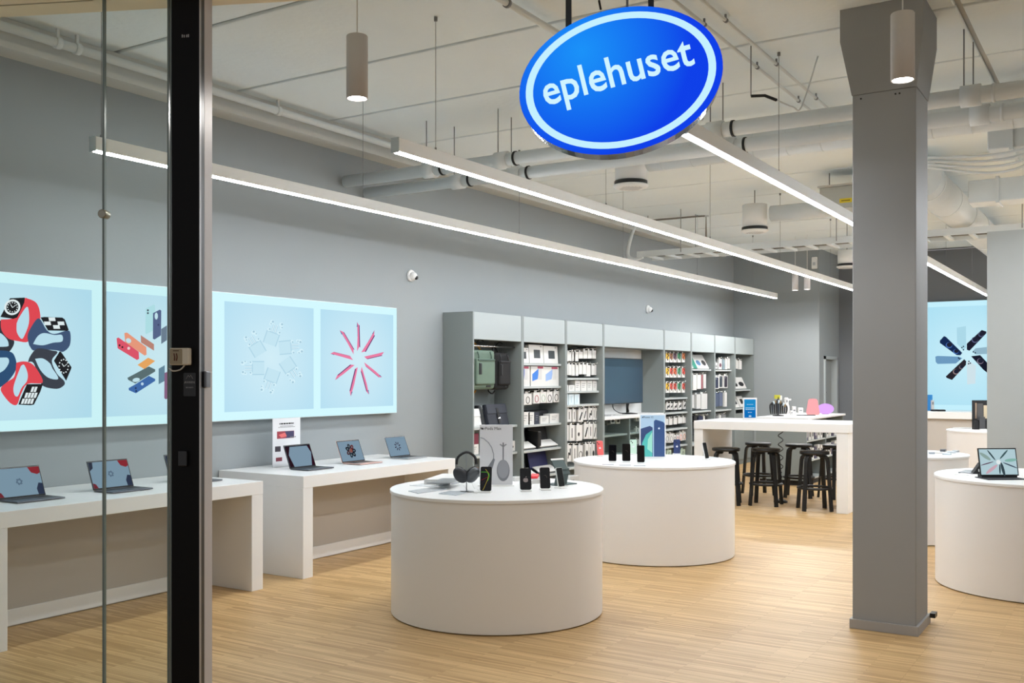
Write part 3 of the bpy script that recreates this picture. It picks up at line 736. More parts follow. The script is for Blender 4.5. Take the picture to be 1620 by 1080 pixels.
# ================================================================== FURNITURE
def desk(X0, X1, label, zt=.84, y0=5.775, y1=6.775, lw=.115):
    t = thing('display_desk', label, 'table', (X0, y0, 0)); L = X1-X0; Dp = y1-y0
    bx('tabletop', WHITE, t, 0, L, 0, Dp, zt-.1, zt, bevel=.003)
    bx('leg', WHITE, t, 0, lw, .002, Dp, 0, zt-.1, bevel=.003)
    bx('leg', WHITE, t, L-lw, L, .002, Dp, 0, zt-.1, bevel=.003)
    bx('modesty_panel', PANELB, t, lw, L-lw, .545, .565, .0, zt-.1)
    bx('kick_board', WHITE, t, lw, L-lw, .533, .545, .008, .115, bevel=.002)
    return t
desk(3.36, 5.545, 'white wall desk at the far left seen through the glass')
desk(5.985, 8.12, 'white wall desk beside the grey shelf wall')
def round_table(cx, cy, label, h=.865, r=.755):
    t = thing('round_table', label, 'table', (cx, cy, 0), 0, 'round white drum tables')
    bm = new_bm(); lathe(bm, [(0, .006), (r-.012, .006), (r-.008, .01), (r-.008, h-.022), (0, h-.022)], 96); obj('drum', bm, mat((230, 228, 226), .35), t)
    bm = new_bm(); lathe(bm, [(0, h-.022), (r, h-.022), (r, h-.003), (r-.003, h), (0, h)], 96); tp = obj('tabletop', bm, WHITE, t, bevel=0)
    for o in t.children:
        o.modifiers.new('edge', 'EDGE_SPLIT').split_angle = R(40)
    bm = new_bm(); lathe(bm, [(0, 0), (r-.03, 0), (r-.03, .007), (0, .007)], 64); obj('foot_ring', bm, BLACKM, t)
    return t
round_table(5.947, 3.867, 'round white drum table nearest the entrance')
round_table(8.672, 3.877, 'round white drum table behind the nearest one')
RT3 = at_t(1642, 800, 7.87); round_table(RT3.x, RT3.y, 'round white drum table cut by the right edge')
RT4 = at_t(1440, 800, 10.28); round_table(RT4.x, RT4.y, 'smaller round white drum table half hidden behind the column', r=.56)
round_table(16.3, 1.72, 'round white drum table furthest back on the right')
ZT = .865

# high table with stools
HX0, HX1, HY0, HY1, HZT = 12.3, 13.42, 2.95, 4.93, 1.078
ht = thing('high_table', 'tall white bar table surrounded by black stools', 'table', (HX0, HY0, 0))
bx('tabletop', WHITE, ht, 0, HX1-HX0, 0, HY1-HY0, HZT-.105, HZT, bevel=.003)
for y0_, y1_ in ((.02, .155), (HY1-HY0-.12, HY1-HY0)):
    bx('leg', WHITE, ht, .01, HX1-HX0-.01, y0_, y1_, 0, HZT-.105, bevel=.003)
def stool(x, y, rz, label, proto=[None]):
    if proto[0]: return dup(proto[0], (x, y, 0), rz, label)
    t = thing('bar_stool', label, 'stool', (x, y, 0), rz, 'black round bar stools')
    h = .73
    bm = new_bm(); lathe(bm, [(0, h-.04), (.172, h-.04), (.179, h-.034), (.18, h-.006), (.172, h), (0, h)], 36); obj('seat', bm, STOOL, t)
    for k in range(4):
        a = R(45+90*k); c, s = math.cos(a), math.sin(a)
        prof = [(.075, h-.057), (.12, h-.057), (.15, h-.062), (.172, h-.085), (.182, h-.12), (.235, 0)]
        bm = new_bm(); rings = []
        for i, (r_, z_) in enumerate(prof):
            n = Vector((c, s, 0)); tv = Vector((-s, c, 0)); p = n*r_+Vector((0, 0, z_))
            a0 = prof[max(i-1, 0)]; a1 = prof[min(i+1, len(prof)-1)]
            tx, tz = a1[0]-a0[0], a1[1]-a0[1]; L_ = math.hypot(tx, tz); nx, nz = -tz/L_, tx/L_
            nn = n*nx+Vector((0, 0, nz)); wd_ = .024 if i > 3 else .027; th = .015
            rings.append([bm.verts.new(p+tv*sx_*wd_+nn*sy_*th) for sx_, sy_ in ((-1, -1), (1, -1), (1, 1), (-1, 1))])
        for A_, B_ in zip(rings, rings[1:]):
            for j in range(4): bm.faces.new((A_[j], A_[(j+1) % 4], B_[(j+1) % 4], B_[j]))
        bm.faces.new(rings[0][::-1]); bm.faces.new(rings[-1]); bmesh.ops.recalc_face_normals(bm, faces=bm.faces)
        obj('leg', bm, STOOL, t, bevel=.003)
    bm = new_bm(); bmesh.ops.create_circle  # footrest ring
    pts = [(.2*math.cos(2*math.pi*i/36), .2*math.sin(2*math.pi*i/36), .275) for i in range(36)]
    sweep(bm, pts, .016, 8, closed=True); obj('footrest', bm, STOOL, t)
    proto[0] = t; return t
for x, y, rz, lab in ((12.46, 4.55, .3, 'black bar stool at the front left corner of the high table'), (12.64, 4.08, .1, 'black bar stool at the front middle of the high table'),
                      (12.50, 3.42, .5, 'black bar stool nearest the right leg of the high table'), (13.72, 4.54, .7, 'black bar stool behind the high table, left one'),
                      (13.72, 3.97, .2, 'black bar stool behind the high table, middle one'), (13.86, 3.50, .9, 'black bar stool behind the high table, right one'),
                      (13.95, 2.86, .4, 'black bar stool peeking out between table leg and column')):
    stool(x, y, rz, lab)
# coiled cable and floor box under the high table
p = at_floor(1238, 792)
t = thing('coiled_cable', 'black coiled cable dropping from the high table to the floor', 'cable', (13.0, 4.0, 0))
bm = new_bm(); pts = []
for i in range(150):
    z_ = .03+(.94)*i/149; q_ = i*.62; r_ = .018 if z_ < .4 else .03
    pts.append((r_*math.cos(q_*(1 if z_ < .4 else .55)), r_*math.sin(q_*(1 if z_ < .4 else .55)), z_))
sweep(bm, pts, .006, 6); obj('coil', bm, BLACK, t)
bm = new_bm(); lathe(bm, [(0, 0), (.09, 0), (.09, .02), (.05, .04), (0, .04)], 20); obj('floor_socket', bm, BLACK, t)

# grey island counter behind the high table
isl = thing('island_counter', 'grey island counter with thin white top behind the high table', 'counter', (15.1, 4.25, 0))
IW, ID, IH = 2.2, .78, 1.03
bx('countertop', WHITE, isl, -.03, IW+.03, -.03, ID+.03, IH-.03, IH, bevel=.003)
bx('front_panel', CAB, isl, 0, .02, 0, ID, .08, IH-.03)
bx('back_panel', CAB, isl, .02, IW, ID-.02, ID, .08, IH-.03)
bx('end_panel', CAB, isl, IW-.02, IW, 0, ID-.02, .08, IH-.03)
bx('middle_panel', CAB, isl, .02, IW-.02, .36, .38, .08, IH-.03)
bx('divider', CAB, isl, IW/2-.01, IW/2+.01, 0, .36, .08, IH-.03)
bx('plinth', BLACKM, isl, .05, IW-.03, .04, ID-.04, 0, .08)
for z_ in (.08, .36, .66):
    for a, b in ((.02, IW/2-.01), (IW/2+.01, IW-.02)): bx('shelf', SHELF, isl, a, b, .005, .36, z_, z_+.02)
k = 0
for z_ in (.38, .68):
    for j in range(12):
        x_ = 15.17+.165*j+(.03 if j > 5 else 0)
        h_ = .17+.05*rnd.random()
        o = obj('boxed_accessory', box(new_bm(), 0, .11, 0, .06, 0, h_), PACKW if j % 3 else mat((70, 66, 92), .5), None, loc=(x_, 4.28, z_+.001))
        obj('printed_panel', flat_poly(new_bm(), rrect(.055, h_*.5, .05, h_*.5, .01), 0, .001), BLACKM if j % 3 else PACKW, o)
        tag(o, ('upper' if z_ > .5 else 'middle')+' shelf of the grey island, '+['first','second','third','fourth','fifth','sixth','seventh','eighth','ninth','tenth','eleventh','twelfth'][j]+' small box from the front corner', 'box', 'boxes on the island shelves'); k += 1

# bench along the far end wall
t = thing('display_bench', 'long white bench below the far phone poster', 'bench', (19.45, -2.5, 0))
bx('benchtop', WHITE, t, 0, .9, 0, 5.9, .89, 1.02, bevel=.004); bx('front_panel', PANELB, t, .06, .09, 0, 5.9, 0, .89)

# ------------------------------------------------------------------ shelf wall
YC0 = 6.36; YCB = 6.775
DIV = [9.284, 10.36, 11.45, 12.53, 14.64, 15.77, 16.86, 17.9, 18.97]
ZTOP, ZFB = 2.39, 2.078
ORD = ['first', 'second', 'third', 'fourth', 'fifth', 'sixth', 'seventh', 'eighth', 'ninth']
def sz(px, py, Y=6.42): return on_y(px, py, Y).z
BAYS = []
bay_desc = ['holding the two backpacks', 'holding tablet keyboards and ring chargers', 'full of small white hanging packs', 'with the monitor niche',
            'with rows of colourful strap packs', 'with leaning boxes over tall white packs', 'with dark framed cases', 'at the far end with leaning white boxes']
for k in range(8):
    X0, X1 = DIV[k], DIV[k+1]; L = X1-X0
    t = thing('shelving_unit', 'grey shelving unit '+bay_desc[k], 'shelf', (X0, YC0, 0), 0, 'grey wall shelving units')
    D_ = YCB-YC0
    bx('side_panel', CAB, t, 0, .028, 0, D_, 0, ZTOP, bevel=.002); bx('side_panel', CAB, t, L-.028, L-.001, 0, D_, 0, ZTOP, bevel=.002)
    bx('back_panel', CAB, t, .028, L-.028, D_-.02, D_, 0, ZTOP-.02)
    bx('header_panel', CABF, t, .03, L-.03, .004, .03, ZFB, ZTOP-.004, bevel=.002)
    bx('top_panel', CAB, t, .028, L-.028, .03, D_, ZTOP-.03, ZTOP-.004)
    bx('soffit_panel', CAB, t, .03, L-.03, .03, D_-.02, ZFB, ZFB+.02)
    bx('plinth', CAB, t, .03, L-.03, .03, .05, 0, .1)
    BAYS.append(t)
def shelf(k, z, m=SHELF, th=.028, y0=.06):
    X0, X1 = DIV[k], DIV[k+1]
    bx('shelf', m, BAYS[k], .03, X1-X0-.03, y0, YCB-YC0-.02, z-th, z, bevel=.002)
def rail(k, z, h=.03):
    X0, X1 = DIV[k], DIV[k+1]
    bx('hook_rail', BLACKM, BAYS[k], .035, X1-X0-.035, YCB-YC0-.04, YCB-YC0-.02, z-h, z)
def hook(k, x, z, y=6.45):
    bm = new_bm(); cylp(bm, (x-DIV[k], y-YC0-.03, z), (x-DIV[k], YCB-YC0-.03, z), .0035, 5); cylp(bm, (x-DIV[k], y-YC0-.03, z), (x-DIV[k], y-YC0-.03, z+.02), .0035, 5)
    obj('hook', bm, CHROME, BAYS[k])

PRINTS = {}
def pack(k, px0, px1, py0, py1, style, label, Y=6.45, group='hanging packs on the shelf wall', d=.035, c1=None, rot=0, c0=PACKW):
    """hanging or standing pack: outline given by its extent in the bay opening"""
    a = on_y(px0, py0, Y); b = on_y(px1, py1, Y); W_ = b.x-a.x; tmid = (px0+px1)/2
    z1 = on_y(tmid, py0, Y).z; z0 = on_y(tmid, py1, Y).z; H_ = z1-z0; x0 = a.x
    lim0, lim1 = DIV[k]+.035, DIV[k+1]-.035
    if x0 < lim0: W_ -= lim0-x0; x0 = lim0
    if x0+W_ > lim1: W_ = lim1-x0
    hang = style[0] == 'h'
    tabh = .028 if hang else 0
    o = obj('hanging_pack' if hang else 'product_box', box(new_bm(), 0, W_, 0, d, 0, H_-tabh), c0, None, loc=(x0, Y, z0), bevel=0)
    if hang:
        bm = new_bm(); prism(bm, [(W_*.28, d*.5, H_-tabh), (W_*.72, d*.5, H_-tabh), (W_*.66, d*.5, H_), (W_*.34, d*.5, H_)], (0, 1, 0), .003); obj('hang_tab', bm, c0, o)
        hook(k, x0+W_*.5, z0+H_-.004, Y)
    hb = H_-tabh; s = style[1:]
    dk = c1 or BLACKM
    if s == 'ring':
        bm = new_bm(); r_ = min(W_*.36, hb*.3)
        pts = [(W_*.5+r_*math.cos(2*math.pi*i/20), -.001, hb*.42+r_*math.sin(2*math.pi*i/20)) for i in range(20)]
        sweep(bm, pts, r_*.11, 5, closed=True); obj('printed_ring', bm, dk, o)
    elif s == 'win':
        obj('printed_panel', flat_poly(new_bm(), rrect(W_*.55, hb*.5, W_*.45, hb*.46, .008), 0, .001), dk, o)
        obj('printed_mark', flat_poly(new_bm(), rrect(W_*.85, hb*.9, W_*.08, hb*.04, .002), 0, .001), BLACKM, o)
    elif s == 'strap':
        obj('colour_band', flat_poly(new_bm(), [(0, hb*.42), (W_, hb*.34), (W_, hb), (0, hb)], 0, .001), dk, o)
        bm = new_bm(); sweep(bm, join_curve([(W_*.4, -.002, hb*.95), (W_*.75, -.002, hb*.75), (W_*.3, -.002, hb*.5), (W_*.6, -.002, hb*.25)]), W_*.07, 5); obj('printed_strap', bm, mat((50, 44, 40), .6), o)
    elif s == 'curve':
        bm = new_bm(); sweep(bm, join_curve([(W_*.25, -.001, hb*.2), (W_*.4, -.001, hb*.55), (W_*.7, -.001, hb*.4), (W_*.75, -.001, hb*.8)]), W_*.07, 5); obj('printed_figure', bm, dk, o)
    elif s == 'cable':
        bm = new_bm(); sweep(bm, [(W_*.25, -.001, hb*.15), (W_*.75, -.001, hb*.75)], W_*.09, 5); obj('printed_figure', bm, dk, o)
    elif s == 'line':
        obj('printed_panel', flat_poly(new_bm(), rrect(W_*.5, hb*.5, W_*.14, hb*.62, .004), 0, .001), dk, o)
    elif s == 'dot':
        obj('printed_dot', flat_poly(new_bm(), ell(W_*.4, hb*.42, W_*.17, W_*.17, 10), 0, .001), dk, o)
    elif s == 'blob':
        obj('printed_figure', flat_poly(new_bm(), ell(W_*.5, hb*.4, W_*.34, hb*.2, 12), 0, .001), dk, o)
    elif s == 'text':
        bm = new_bm()
        for q_ in range(3): box(bm, W_*.2, W_*(.8-.1*q_), -.001, 0, hb*(.7-.18*q_), hb*(.75-.18*q_))
        obj('printed_lines', bm, GREYC, o)
    elif s == 'case':
        obj('case_panel', flat_poly(new_bm(), rrect(W_*.5, hb*.5, W_*.72, hb*.86, min(W_, hb)*.12), 0, .004), dk, o)
        obj('camera_cutout', flat_poly(new_bm(), rrect(W_*.33, hb*.82, W_*.22, hb*.12, .006), -.004, .001), GREYC, o)
    elif s == 'art':
        obj('printed_panel', flat_poly(new_bm(), [(W_*.1, hb*.25), (W_*.5, hb*.35), (W_*.6, hb*.9), (W_*.1, hb*.6)], 0, .001), dk, o)
        obj('printed_panel', flat_poly(new_bm(), rrect(W_*.68, hb*.62, W_*.26, hb*.6, .01), 0, .002), PACKC, o)
        obj('printed_panel', flat_poly(new_bm(), [(W_*.5, hb*.88), (W_*.9, hb*.88), (W_*.9, hb*.99), (W_*.5, hb*.99)], 0, .0025), mat((170, 60, 90), .5), o)
    if rot: o.rotation_euler = (-rot, 0, 0); o.location.z += d*math.sin(rot)
    return tag(o, label, 'pack' if hang else 'box', group)

def row(k, spec, style, what, where, group, **kw):
    cs = kw.pop('cols', None); styles = kw.pop('styles', None); Y = kw.get('Y', 6.45); names = kw.pop('names', None); c0s = kw.pop('c0s', None)
    for i, (a, b, c_, d_) in enumerate(spec):
        if cs: kw['c1'] = cs[i]
        if c0s: kw['c0'] = c0s[i]
        w_ = names[i] if names else what
        pos = ORD[i] if i < len(spec)-1 else 'last'
        pack(k, a, b, c_, d_, styles[i] if styles else style, f'{w_}, {pos} from left {where}', group=group, **kw)
M_ = mat
# --- bay 1: backpacks and satchels
zA = sz(822, 671); zB = sz(812, 714.5)
shelf(0, zA); shelf(0, zB); shelf(0, .42)
bm = new_bm(); cylp(bm, (.03, .1, ZFB-.07), (1.04, .1, ZFB-.07), .012, 10); obj('hanging_rail', bm, CHROME, BAYS[0])
def backpack(px0, px1, py0, py1, Y, c, cd, label, strap):
    a = on_y(px0, py1, Y); b = on_y(px1, py0, Y); W_ = b.x-a.x; H_ = on_y((px0+px1)/2, py0, Y).z-on_y((px0+px1)/2, py1, Y).z
    z0 = on_y((px0+px1)/2, py1, Y).z
    t = thing('backpack', label, 'backpack', (a.x, Y, z0))
    def rb(x0, x1, y0, y1, z0_, z1_, m, name, bv):
        o = bx(name, m, t, x0, x1, y0, y1, z0_, z1_, bevel=bv); o.modifiers['bevel'].segments = 4; return o
    rb(0, W_, 0, .17, 0, H_, c, 'body', .045)
    rb(W_*.16, W_*.9, -.035, .02, H_*.12, H_*.78, c, 'front_pocket', .022)
    rb(W_*.2, W_*.86, -.045, -.03, H_*.72, H_*.76, cd, 'zipper', .004)
    rb(W_*.24, W_*.34, -.042, -.03, H_*.38, H_*.66, BLACK, 'side_tab', .004)
    rb(W_*.62, W_*.8, -.004, .01, H_*.06, H_*.1, BLACK, 'label_patch', .002)
    for x in (.25, .75):
        bm = new_bm(); sweep(bm, [(W_*x, -.01, H_*.95), (W_*x, -.028, H_*.85), (W_*x, -.028, H_*.78)], .008, 6); obj('compression_strap', bm, cd, t)
    bm = new_bm(); sweep(bm, join_curve([(W_*.3, .1, H_-.01), (W_*.4, .12, H_+.05), (W_*.5, .13, H_+.08), (W_*.6, .12, H_+.05), (W_*.7, .1, H_-.01)]), .01, 6); obj('carry_handle', bm, strap, t)
    bm = new_bm(); sweep(bm, join_curve([(W_*.35, .17, H_*.05), (W_*.4, .18, -.02), (W_*.5, .15, -.05), (W_*.55, .12, -.01)]), .009, 6); obj('dangling_strap', bm, strap, t)
    bm = new_bm(); sweep(bm, join_curve([(W_*.5, .1, H_+.08), (W_*.5, .05, H_+.12), (W_*.52, .0, H_+.10)]), .005, 6); obj('hook', bm, BLACK, t)
backpack(744, 784, 553, 616, 6.44, M_((98, 118, 104), .8, noise=.12), M_((70, 90, 80), .8), 'sage green backpack hanging in the first shelving unit', M_((186, 132, 44), .7))
backpack(783, 807, 557, 616, 6.46, M_((11, 11, 13), .85), M_((34, 34, 37), .7), 'black backpack hanging to the right of the green one', M_((30, 30, 32), .7))
def satchel(px0, px1, py0, py1, Y, m, mf, label, strap=True):
    a = on_y(px0, py1, Y); b = on_y(px1, py1, Y); W_ = b.x-a.x; H_ = on_y(px1, py0, Y).z-zA
    x = max(a.x, DIV[0]+.035)
    t = thing('satchel_bag', label, 'bag', (x, Y+.05, zA)); t.rotation_euler = (-R(14), 0, 0); W_ = b.x-x
    bx('body', m, t, 0, W_, 0, .05, 0, H_, bevel=.012); bx('flap', mf, t, .006, W_-.006, -.008, .002, H_*.55, H_*.98, bevel=.006)
    if strap:
        bx('strap', M_((18, 18, 20), .6), t, W_*.45, W_*.55, -.013, -.007, H_*.1, H_*.8); bx('buckle', CHROME, t, W_*.44, W_*.56, -.018, -.012, H_*.3, H_*.36, bevel=.002)
satchel(741, 769, 645, 671, 6.44, PACKW, M_((222, 222, 220), .5), 'white satchel bag leaning at the left of the first shelf', False)
satchel(765, 771, 640, 671, 6.60, BLACKM, BLACKM, 'narrow black bag behind the white satchel')
satchel(773, 786, 640, 671, 6.55, M_((176, 178, 180), .4), M_((196, 198, 200), .4), 'silver grey sleeve bag behind the dark satchel', False)
satchel(780, 812, 637, 670, 6.42, M_((38, 42, 52), .7), M_((46, 50, 60), .7), 'dark navy satchel bag with flap and clasp on the first shelf')
G0 = 'boxes in the first shelving unit'
pack(0, 742, 757, 686, 703, 'bno', 'burgundy fabric sleeve above the white box in first unit', c0=M_((104, 22, 44), .7), group=G0, d=.2)
pack(0, 742, 757, 703, 719, 'btext', 'small white box under the burgundy sleeve in first unit', group=G0, d=.25)
pack(0, 809, 817, 697, 713, 'bdot', 'small white box at the right end of the second shelf in first unit', group=G0, d=.08)
pack(0, 742, 757, 740, 765, 'bno', 'brown cardboard box low in the first shelving unit', c0=M_((176, 120, 96), .7), group=G0, d=.2)
# --- bay 2
S2 = [sz(889, 575.5), sz(889, 610), sz(889, 668), sz(889, 706)]
for z_ in S2+[S2[3]-.335, .1]: shelf(1, z_)
def zrow(k, spec, z):   # boxes that stand on a shelf top at z: correct the lower edge to the shelf
    out = []
    for (a, b, c_) in spec:
        t_ = on_y((a+b)/2, 596, 6.45); tt = (t_.x*ca+t_.y*sa); out.append((a, b, c_, HZ-(z-CH)*F/tt)); 
    return out
row(1, zrow(1, [(818, 837, 550), (838, 860, 545.5), (861, 883, 547.5)], S2[0]), 'bwin', 'white box with dark tablet keyboard print', 'on top shelf of second unit', 'tablet keyboard boxes', d=.06, rot=.06, c1=M_((44, 52, 56), .5))
row(1, zrow(1, [(819, 838, 579), (840, 861, 579), (861, 884, 580)], S2[1]), 'bart', 'white box with blue swirl print', 'on second shelf of second unit', 'tablet boxes with swirl print', d=.05,
    cols=[M_((70, 96, 186), .5), M_((48, 118, 206), .5), M_((140, 170, 220), .5)])
rail(1, S2[1]-.06)
row(1, [(829, 841, 619, 640), (844, 854, 617, 638), (855, 864, 616, 637), (865, 874, 616, 637), (876, 885, 615, 636)], 'hring', 'white pack with printed ring', 'on the hooks of second unit', 'ring charger packs',
    cols=[BLACKM, M_((160, 70, 80), .5), M_((170, 190, 170), .5), BLACKM, BLACKM])
row(1, zrow(1, [(820, 838, 652), (836, 845, 652), (846, 853, 652), (855, 868, 658), (870, 886, 654)], S2[2]), 'btext', '', 'on third shelf of second unit', 'things on the third shelf of the second unit', d=.1,
    names=['pale white box', 'white slim case', 'navy slim case', 'white box with dark roll behind', 'wide white lettered box'], c0s=[PACKW, PACKW, M_((38, 42, 58), .6), PACKW, PACKW])
bx('product_tray', BLACKM, BAYS[1], .45, 1.03, .22, .36, S2[2], S2[2]+.17, bevel=.03)
def leaning_keyboard(k, px0, px1, z, label, c, cb, hh=.25):
    a = on_y(px0, 600, 6.46); b = on_y(px1, 600, 6.46); W_ = min(b.x, DIV[k+1]-.06)-max(a.x, DIV[k]+.04)
    t = thing('tablet_keyboard', label, 'keyboard', (max(a.x, DIV[k]+.04), 6.46, z))
    W_ = max(W_, .12)
    M2 = Matrix.Rotation(-R(55), 4, 'X')
    o = bx('keyboard_deck', c, t, 0, W_, 0, .012, 0, .14, bevel=.003); o.rotation_euler = (-R(60), 0, 0); o.location = (0, -.02, .03)
    o = bx('cover_back', cb, t, 0, W_, 0, .012, 0, hh, bevel=.003); o.rotation_euler = (-R(12), 0, 0); o.location = (0, .13, .06)
    bx('display_stand', M_((90, 92, 94), .3), t, .01, W_-.01, 0, .22, 0, .02, bevel=.004)
leaning_keyboard(1, 822, 846, S2[3], 'white folio keyboard at the left of the fourth shelf in second unit', PACKW, M_((120, 124, 124), .6))
leaning_keyboard(1, 853, 881, S2[3], 'white folio keyboard with black cover on the fourth shelf in second unit', PACKW, BLACKM)
bx('divider_block', BLACK, BAYS[1], .52, .6, .09, .3, S2[3], S2[3]+.22, bevel=.01)
z5 = S2[3]-.335
leaning_keyboard(1, 822, 846, z5, 'white folio keyboard with black cover low in second unit', PACKW, BLACK)
leaning_keyboard(1, 853, 881, z5, 'white folio keyboard with navy cover low in second unit', PACKW, M_((36, 38, 84), .6))
# --- bay 3
S3 = [sz(948, 597.5), sz(948, 617.5), sz(948, 638), sz(944, 733)]
for z_ in S3+[.1]: shelf(2, z_)
G3 = 'small white packs on the hooks of the third unit'
rail(2, ZFB-.07); rail(2, ZFB-.24)
row(2, [(897, 905, 554, 571), (904, 910, 553, 571), (908, 915, 553, 571), (916, 922, 553, 567), (923, 929, 551, 567), (930, 936, 551, 567), (937, 943, 551, 567)], 'hplain', 'small white pack', 'on the highest hooks of third unit', G3, Y=6.46)
row(2, [(895, 899.5, 572, 593), (900, 904.5, 573, 593), (905, 909, 573, 594), (911, 915, 574, 594), (916, 921, 573, 592), (922, 927.5, 573, 592), (928, 934, 574, 595), (936, 941, 575, 593), (941.5, 945.5, 574, 593)], 'hplain', 'narrow white pack', 'on the second hooks of third unit', G3, Y=6.46)
G3b = 'white boxes on the shelves of the third unit'
row(2, zrow(2, [(891, 899, 609), (900, 909, 609), (910, 918, 602), (919, 928, 602), (929, 937, 602), (938, 946, 602)], S3[1]), 'btext', 'white box', 'on the upper shelf of third unit', G3b, d=.12)
row(2, zrow(2, [(889, 899, 623), (900, 908, 623), (909, 917, 623)], S3[2]), 'bline', 'pale bluish box', 'on the lower shelf of third unit', G3b, d=.15, c0=M_((206, 220, 226), .5), c1=M_((180, 206, 218), .5))
G3c = 'white cable packs on the lower hooks of the third unit'
for j, (y0_, y1_, xs_, st) in enumerate(((644, 664, [(897, 904), (906, 911), (915, 922.5), (923, 928), (931, 937), (938, 942), (942.5, 946.5)], ['hline', 'hline', 'hcable', 'hcable', 'hcurve', 'hline', 'hcable']),
                                (669, 694, [(894, 899.5), (901, 909), (912, 921), (924, 931), (931.5, 937.5), (939, 943), (943.5, 947.5)], ['hline', 'hline', 'hdot', 'hcable', 'hline', 'hcable', 'hcable']),
                                (701, 727, [(897, 903.5), (906, 912.5), (915, 922), (926, 931), (932, 936), (937, 941)], ['hcurve', 'hline', 'hring', 'hblob', 'hline', 'hblob']))):
    row(2, [(a, b, y0_+(0 if i < 3 else -2), y1_+(3 if i < 3 else 0)) for i, (a, b) in enumerate(xs_)], '', 'small white cable pack', 'on the '+['third', 'fourth', 'fifth'][j]+' hooks of third unit', G3c, styles=st)
    rail(2, sz(920, y0_+3), .05)
# --- bay 4: monitor niche
k = 3; X0 = DIV[3]; L4 = DIV[4]-X0
ctop = sz(1010, 655); t = BAYS[3]
bx('niche_lining', WHITEM, t, .03, L4-.03, .385, .394, ctop, ZFB)
bx('niche_counter', WHITE, t, .03, L4-.03, .0, .385, ctop-.045, ctop, bevel=.003)
zs1 = sz(1000, 684); zs2 = sz(1000, 715)
for z_ in (zs1, zs2, .1): shelf(3, z_)
bx('middle_post', CAB, t, L4*.42, L4*.42+.03, .03, .38, .1, ctop-.045)
for (a, b) in ((.04, L4*.42-.005), (L4*.42+.035, L4-.04)):
    bx('glass_door', glass_mat((.86, .9, .89)), t, a, b, .012, .018, .12, ctop-.06)
row(3, [(960, 966, 657, 672), (966, 973, 656, 670), (975, 981, 656, 670)], 'hblob', 'white pack with dark figure', 'behind the glass under the monitor', 'packs behind the glass doors', Y=6.5, c0s=[M_((90, 90, 88), .5), PACKW, PACKW])
row(3, [(1006, 1011, 656, 666), (1006, 1011, 674, 684), (1006, 1011, 692, 702)], 'hline', 'slim black and white pack', 'behind the right glass door', 'packs behind the right glass door', Y=6.47)
a = on_y(957.5, 562.5, 6.66); b = on_y(1017.5, 640, 6.66)
mz1 = on_y(957.5, 562.5, 6.62).z; mz0 = on_y(957.5, 640, 6.62).z; mx0 = DIV[3]+.10; mx1 = on_y(1017, 600, 6.58).x
mo = thing('monitor', 'large dark monitor standing in the white niche', 'monitor', (mx0, 6.58, ctop))
MW = mx1-mx0
zlo = on_y(1000, 638, 6.58).z-ctop; zhi = on_y(1000, 567, 6.58).z-ctop
bx('bezel', BLACK, mo, 0, MW, 0, .03, zlo, zhi, bevel=.004)
bx('screen', M_((46, 64, 80), .14), mo, .012, MW-.012, -.003, 0, zlo+.015, zhi-.015)
bm = new_bm(); lathe(bm, [(0, 0), (.12, 0), (.12, .012), (.03, .022), (0, .022)], 24, loc=(MW*.72, .0, 0)); obj('stand_foot', bm, BLACK, mo)
bm = new_bm(); cylp(bm, (MW*.72, .04, .01), (MW*.72, .05, zlo+.1), .02, 10); obj('stand_neck', bm, BLACK, mo)
bm = new_bm()
for q_ in (0, 1): sweep(bm, join_curve([(MW*(.42+.35*q_), .04, zlo+.05), (MW*(.42+.3*q_), .03, zlo-.06), (MW*(.52+.2*q_), .02, .03), (MW*.66, .03, .015)]), .007, 6)
obj('cable', bm, BLACK, mo)
# --- bay 5: strap packs
S5 = [sz(1087, 628), sz(1087, 650.5), sz(1087, 675.5), sz(1087, 702)]
for z_ in S5+[.1]: shelf(4, z_)
YEL, ORG, PUR, GRN, RD5, CORN = M_((226, 178, 34), .5), M_((216, 92, 40), .5), M_((92, 56, 76), .5), M_((34, 128, 84), .5), M_((206, 70, 50), .5), M_((150, 96, 60), .5)
G5 = 'colourful strap packs of the fifth unit'
for j, (y0_, y1_, cs) in enumerate(((556, 573, [YEL, CORN, PUR, GRN, M_((200, 110, 50), .5)]), (579.5, 597, [YEL, RD5, ORG, GRN, RD5]), (603.5, 621, [YEL, RD5, RD5, GRN, RD5]))):
    xs_ = [(1053.5, 1058.5), (1060, 1064), (1065.5, 1070), (1072.3, 1076.5), (1079.5, 1083.5)]
    nm = {id(YEL): 'yellow', id(RD5): 'red', id(ORG): 'orange', id(GRN): 'green', id(PUR): 'purple', id(CORN): 'brown'}
    row(4, [(a, b, y0_, y1_) for a, b in xs_], 'hstrap', '', 'in the '+['top', 'middle', 'bottom'][j]+' row of fifth unit', G5, cols=cs, names=[nm.get(id(c), 'amber')+' and white strap pack' for c in cs])
    rail(4, sz(1070, y0_+1), .035)
G5b = 'white packs of the fifth unit'
row(4, [(1054, 1060, 635, 648), (1060.5, 1064, 635, 648), (1066, 1071, 635, 648), (1073.5, 1078, 634, 647.5), (1081, 1085.5, 633, 646.5)], 'hcurve', 'white pack with black figure', 'on the first hooks below strap packs', G5b)
row(4, [(1053, 1057, 659.5, 672), (1058.5, 1063.5, 659, 672), (1066, 1071, 658, 671), (1073, 1079, 657, 669.5), (1080, 1085, 657, 669)], 'hplain', 'plain white pack', 'on the second hooks below strap packs', G5b)
